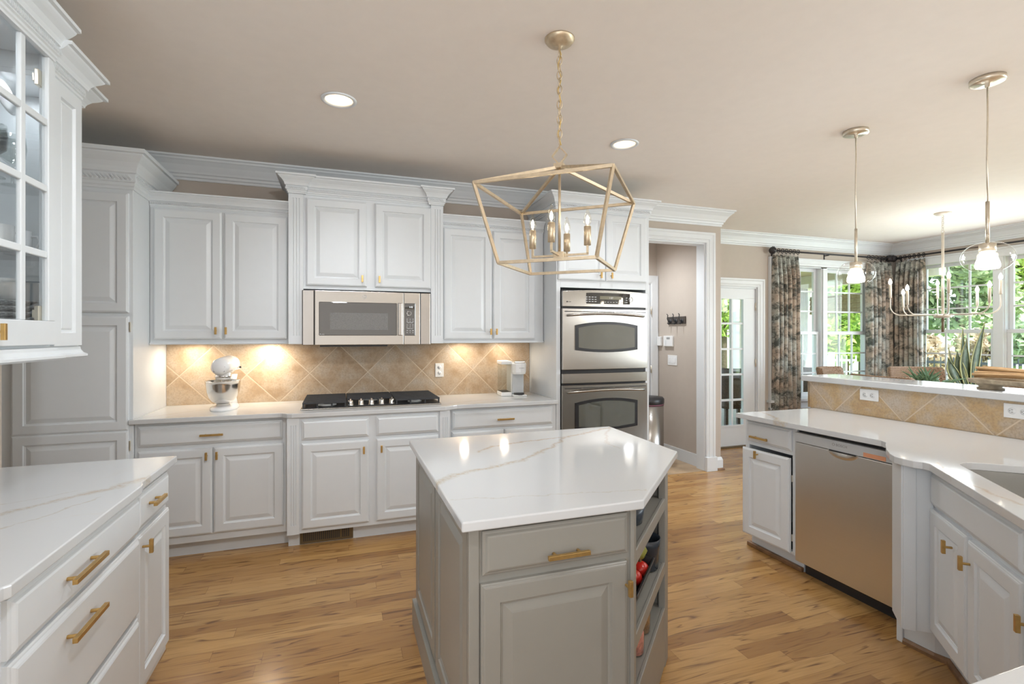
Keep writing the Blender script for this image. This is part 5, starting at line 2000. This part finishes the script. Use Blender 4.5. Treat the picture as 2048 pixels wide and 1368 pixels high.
def blade(mb, me, base, tip, w, bend, twist=0.0, n=9):
    base, tip = Vector(base), Vector(tip)
    ax = (tip - base)
    side = Vector((cos(twist), sin(twist), 0))
    L0, L1, L2, L3 = [], [], [], []
    loops, rl, ll = [], [], []
    nrm = ax.cross(side).normalized()
    for i in range(n):
        t = i / (n - 1)
        p = base + ax * t + nrm * bend * sin(pi * t) * .5
        ww = 1.6 * w * (.55 + .45 * sin(pi * min(1, t * 1.1))) * (1 - t ** 4) + .001
        loops.append([tuple(p - side * ww), tuple(p + nrm * .004), tuple(p + side * ww), tuple(p - nrm * .004 + nrm * ww * .3)])
        rl.append([tuple(p + side * ww * .80 - nrm * .004), tuple(p + side * ww * 1.06), tuple(p + side * ww * .80 + nrm * .004)])
        ll.append([tuple(p - side * ww * .80 - nrm * .004), tuple(p - side * ww * 1.06), tuple(p - side * ww * .80 + nrm * .004)])
    mb.skin(loops, smooth=True)
    me.skin(rl, smooth=True)
    me.skin(ll, smooth=True)


sp = thing('snake_plant', 'tall snake plant in a grey planter on the breakfast table', 'potted plant', (6.17, 3.33, .75), radians(-19))
MB().skin([[(x * s, y * s, z) for x, y in rr(-.17, .17, -.09, .09, .02)] for s, z in ((.85, 0), (1.0, .15), (1.0, .16), (.93, .16), (.92, .14))]).build('planter', CLAYP, sp, 0.003)
for bx, tx, ty, th, w, tw in ((-.03, -.05, .0, .50, .042, .1), (-.06, -.13, .02, .36, .038, -.2), (-.08, -.26, -.02, .30, .045, .1), (.02, .14, .0, .66, .036, .15), (.05, .165, .03, .56, .018, .3), (.0, -.045, .05, .60, .026, .2), (.07, .19, -.03, .19, .045, -.1), (-.07, -.21, .03, .40, .016, .3)):
    mb, me_ = MB(), MB()
    blade(mb, me_, (bx, 0, .13), (tx, ty, .15 + th), w, .05, tw)
    lf = mb.build('leaf', SNAKE, sp)
    me_.build('leaf_margin', SNAKEE, lf)
su = thing('succulent_plant', 'low green succulent arrangement on the breakfast table', 'potted plant', (5.74, 3.50, .75), 0)
MB().lathe([(.09, 0), (.13, .08), (.145, .17), (.135, .17), (.11, .10), (0, .09)], (0, 0, 0), 28).build('planter', CLAYP, su)
mb = MB()
for i in range(70):
    a = random.uniform(0, 2 * pi)
    e = random.uniform(.2, 1.3)
    ln = random.uniform(.10, .24)
    b = (random.uniform(-.10, .10), random.uniform(-.10, .10), .15)
    d = Vector((cos(a) * cos(e), sin(a) * cos(e), sin(e)))
    mb.tube([b, tuple(Vector(b) + d * ln * .5 + Vector((0, 0, .02))), tuple(Vector(b) + d * ln)], [.010, .012, .002], 6)
mb.build('leaves', SUCC, su)

# ------------------------------------------------------------------ outdoors
struct('ground', MB().box(-4, 9.05, -.32, 30, 40, -.30).box(9.15, -20, -.32, 40, 9.05, -.30), GRASS)
struct('floor_porch', MB().box(XN, 5.235, -.30, 9.1, 9.0, -.06), PORCHW)
struct('ceiling_porch', MB().box(XN, 5.24, 2.62, 9.1, 9.0, 2.70), PORCHW)
struct('trim_porch_beam', MB().box(XN, 8.8, 2.38, 8.92, 8.95, 2.62).box(8.92, 5.24, 2.38, 9.08, 8.95, 2.62), PORCHC)
for x, y, lab in ((8.42, 8.87, 'cream square porch column seen through the french door'), (9.0, 7.72, 'cream square porch column seen through the left half of the north window'), (9.0, 8.87, 'cream square porch column at the far porch corner')):
    c = tag(MB().box(x - .10, y - .10, -.058, x + .10, y + .10, 2.3795).box(x - .14, y - .14, -.058, x + .14, y + .14, .14).build('porch_column', PORCHC, None, 0.004), lab, 'column')
MB_ = MB()
for i in range(4):
    z = 1.84 + .09 * i
    MB_.skin([[(8.995, y, z), (8.97, y, z + .012), (8.99, y, z + .09), (9.0, y, z + .09), (9.005, y, z)] for y in (6.0, 7.58)])
tag(MB_.build('roman_shade', SHADEM), 'tan roman shade hanging below an open gap on the porch, seen through the north window', 'shade')


def drape(x0, x1, y, z0, z1, lab, mat):
    mb = MB()
    vs, fs = [], []
    C, Rr = 40, 6
    for r in range(Rr + 1):
        for c in range(C + 1):
            s = c / C
            vs.append((x0 + (x1 - x0) * s, y + .04 * sin(s * 2 * pi * 5), z1 - (z1 - z0) * r / Rr))
    for r in range(Rr):
        for c in range(C):
            a = r * (C + 1) + c
            fs.append((a, a + 1, a + C + 2, a + C + 1))
    o = mb.add(vs, fs, True).build('porch_drape', mat)
    o.modifiers.new('solid', 'SOLIDIFY').thickness = .004
    tag(o, lab, 'curtain')


drape(8.62, 8.86, 7.55, -.05, 2.36, 'pale linen drape beside the porch column beyond the north window', LINEN)
drape(8.55, 8.80, 8.62, -.05, 2.36, 'pale linen drape beside the porch column beyond the french door', LINEN)


def wicker(loc, rz, lab, mat=WICKD):
    t = thing('wicker_chair', lab, 'chair', loc, rz)
    MB().skin([[(x * s, y * s, z) for x, y in rr(-.30, .30, -.28, .28, .08)] for s, z in ((.95, .34), (1, .38), (1, .44), (.95, .47))]).build('seat', mat, t)
    lo = []
    for z in (.36, .5, .66, .8, .92, .97):
        k = 1 if z < .9 else .85
        pr = []
        a0 = radians(-10) if z < .66 else radians(25)
        for i in range(17):
            a = a0 + (pi - 2 * a0) * i / 16
            pr.append((.36 * k * cos(a), .32 * sin(a), z))
        for i in range(17):
            a = pi - a0 - (pi - 2 * a0) * i / 16
            pr.append((.31 * k * cos(a), .27 * sin(a), z))
        lo.append(pr)
    MB().skin(lo, smooth=True).build('backrest', mat, t)
    for sx, sy in ((-1, -1), (1, -1), (1, 1), (-1, 1)):
        MB().bar((.25 * sx, .22 * sy, 0), (.24 * sx, .21 * sy, .36), .045).build('leg', mat, t)


wicker((5.98, 6.45, -.06), radians(170), 'dark wicker armchair on the porch seen through the french door')
wicker((7.30, 6.30, -.06), radians(150), 'dark wicker armchair on the porch seen through the north window')


def tree(name, loc, h, r, mat, label, n=2600, leaf=.13, zc=.55, seed=1, sq=1.0):
    rnd = random.Random(seed)
    t = thing(name, label, 'tree' if 'tree' in name else 'shrub', loc, 0)
    if 'tree' in name:
        MB().tube([(0, 0, -.05), (.05, .02, h * .3), (0, .05, h * .6)], [.14, .11, .05], 10).build('trunk', BARK, t)
    vs, fs = [], []
    blobs = []
    for b in range(16):
        a = rnd.uniform(0, 2 * pi)
        e = rnd.uniform(-1, 1)
        q = sqrt(1 - e * e)
        rr_ = rnd.uniform(.3, .75)
        blobs.append((r * .62 * rr_ / .6 * q * cos(a), r * .62 * rr_ / .6 * q * sin(a), h * zc + h * (1 - zc) * .95 * rr_ * e * sq, r * rnd.uniform(.30, .5)))
    for i in range(n):
        bx, by, bz, br = blobs[rnd.randrange(16)]
        v = Vector((rnd.gauss(0, 1), rnd.gauss(0, 1), rnd.gauss(0, 1))).normalized() * br * rnd.uniform(.7, 1.05)
        c = Vector((bx, by, max(.05, bz))) + v
        if c.z < .02:
            c.z = rnd.uniform(.03, .2)
        d = Vector((rnd.gauss(0, 1), rnd.gauss(0, 1), rnd.gauss(0, .7))).normalized()
        e = d.cross(Vector((rnd.gauss(0, 1), rnd.gauss(0, 1), rnd.gauss(0, 1)))).normalized()
        s = leaf * rnd.uniform(.6, 1.3)
        k = len(vs)
        vs += [tuple(c - d * s), tuple(c + e * s * .45), tuple(c + d * s), tuple(c - e * s * .45)]
        fs.append((k, k + 1, k + 2, k + 3))
    MB().add(vs, fs).build('foliage', mat, t, recalc=False)
    return t


GZ = -.30
TR = [('leafy_tree', (12.3, 13.7), 6.5, 1.75, LEAFA, 'bright green tree beyond the porch seen through the french door'),
      ('leafy_tree', (15.2, 11.6), 6.0, 1.75, LEAFA, 'yellow-green tree beyond the porch seen through the north window'),
      ('leafy_tree', (18.7, 10.4), 7.5, 1.75, LEAFB, 'pale green tree in the garden, left in the east window'),
      ('leafy_tree', (22.3, 11.0), 8.0, 1.75, LEAFA, 'green tree in the garden, middle of the east window'),
      ('leafy_tree', (22.6, 7.4), 7.5, 1.75, LEAFB, 'pale tree in the garden at the right edge of the east window'),
      ('leafy_tree', (19.6, 14.2), 8.0, 1.75, LEAFB, 'grey-green tree in the garden beyond the nook corner'),
      ('garden_shrub', (14.2, 8.7), 2.3, .78, LEAFC, 'russet shrub behind the garden fence, left in the east window'),
      ('garden_shrub', (16.4, 8.3), 2.4, .78, LEAFC, 'russet shrub beyond the snake plant in the east window'),
      ('garden_shrub', (15.2, 6.95), 2.6, .8, LEAFB, 'grey-green shrub behind the garden fence at the right edge')]
for i, (nm, xy, h, r, mt, lab) in enumerate(TR):
    if 'shrub' in nm:
        tree(nm, (*xy, GZ), h, r, mt, lab, 2600, .10, .48, 20 + i)
    else:
        tree(nm, (*xy, GZ), h, r, mt, lab, 5200, .15, .52, 20 + i)


def fence(label, p, q, zt, mat, gap=.11, th=.022):
    p, q = Vector((*p, GZ)), Vector((*q, GZ))
    t = thing('garden_fence', label, 'fence', tuple(p), 0)
    d = q - p
    n = int(d.length / gap)
    mb = MB()
    for z in (.22, zt - .12):
        mb.bar((0, 0, z), tuple(d + Vector((0, 0, z))), .04, .05)
    mb.build('rail', mat, t)
    mb = MB()
    for i in range(n + 1):
        c = d * (i / n)
        mb.box(c.x - th / 2, c.y - th / 2, .05, c.x + th / 2, c.y + th / 2, zt)
    o = mb.build('pickets', mat, t)
    for i in range(int(d.length / 2.2) + 1):
        c = d * (i * 2.2 / d.length)
        MB().box(c.x - .05, c.y - .05, 0, c.x + .05, c.y + .05, zt + .08).build('post', mat, t)


fence('white picket fence beyond the porch', (9.7, 10.2), (12.2, 9.0), 1.22, FENCEW)
fence('black metal fence across the garden beyond the east window', (12.3, 8.6), (13.6, 5.4), 1.24, FENCEB, .11, .018)
fence('white picket fence at the right edge of the east window', (11.2, 5.72), (12.6, 5.1), 1.20, FENCEW, .10)
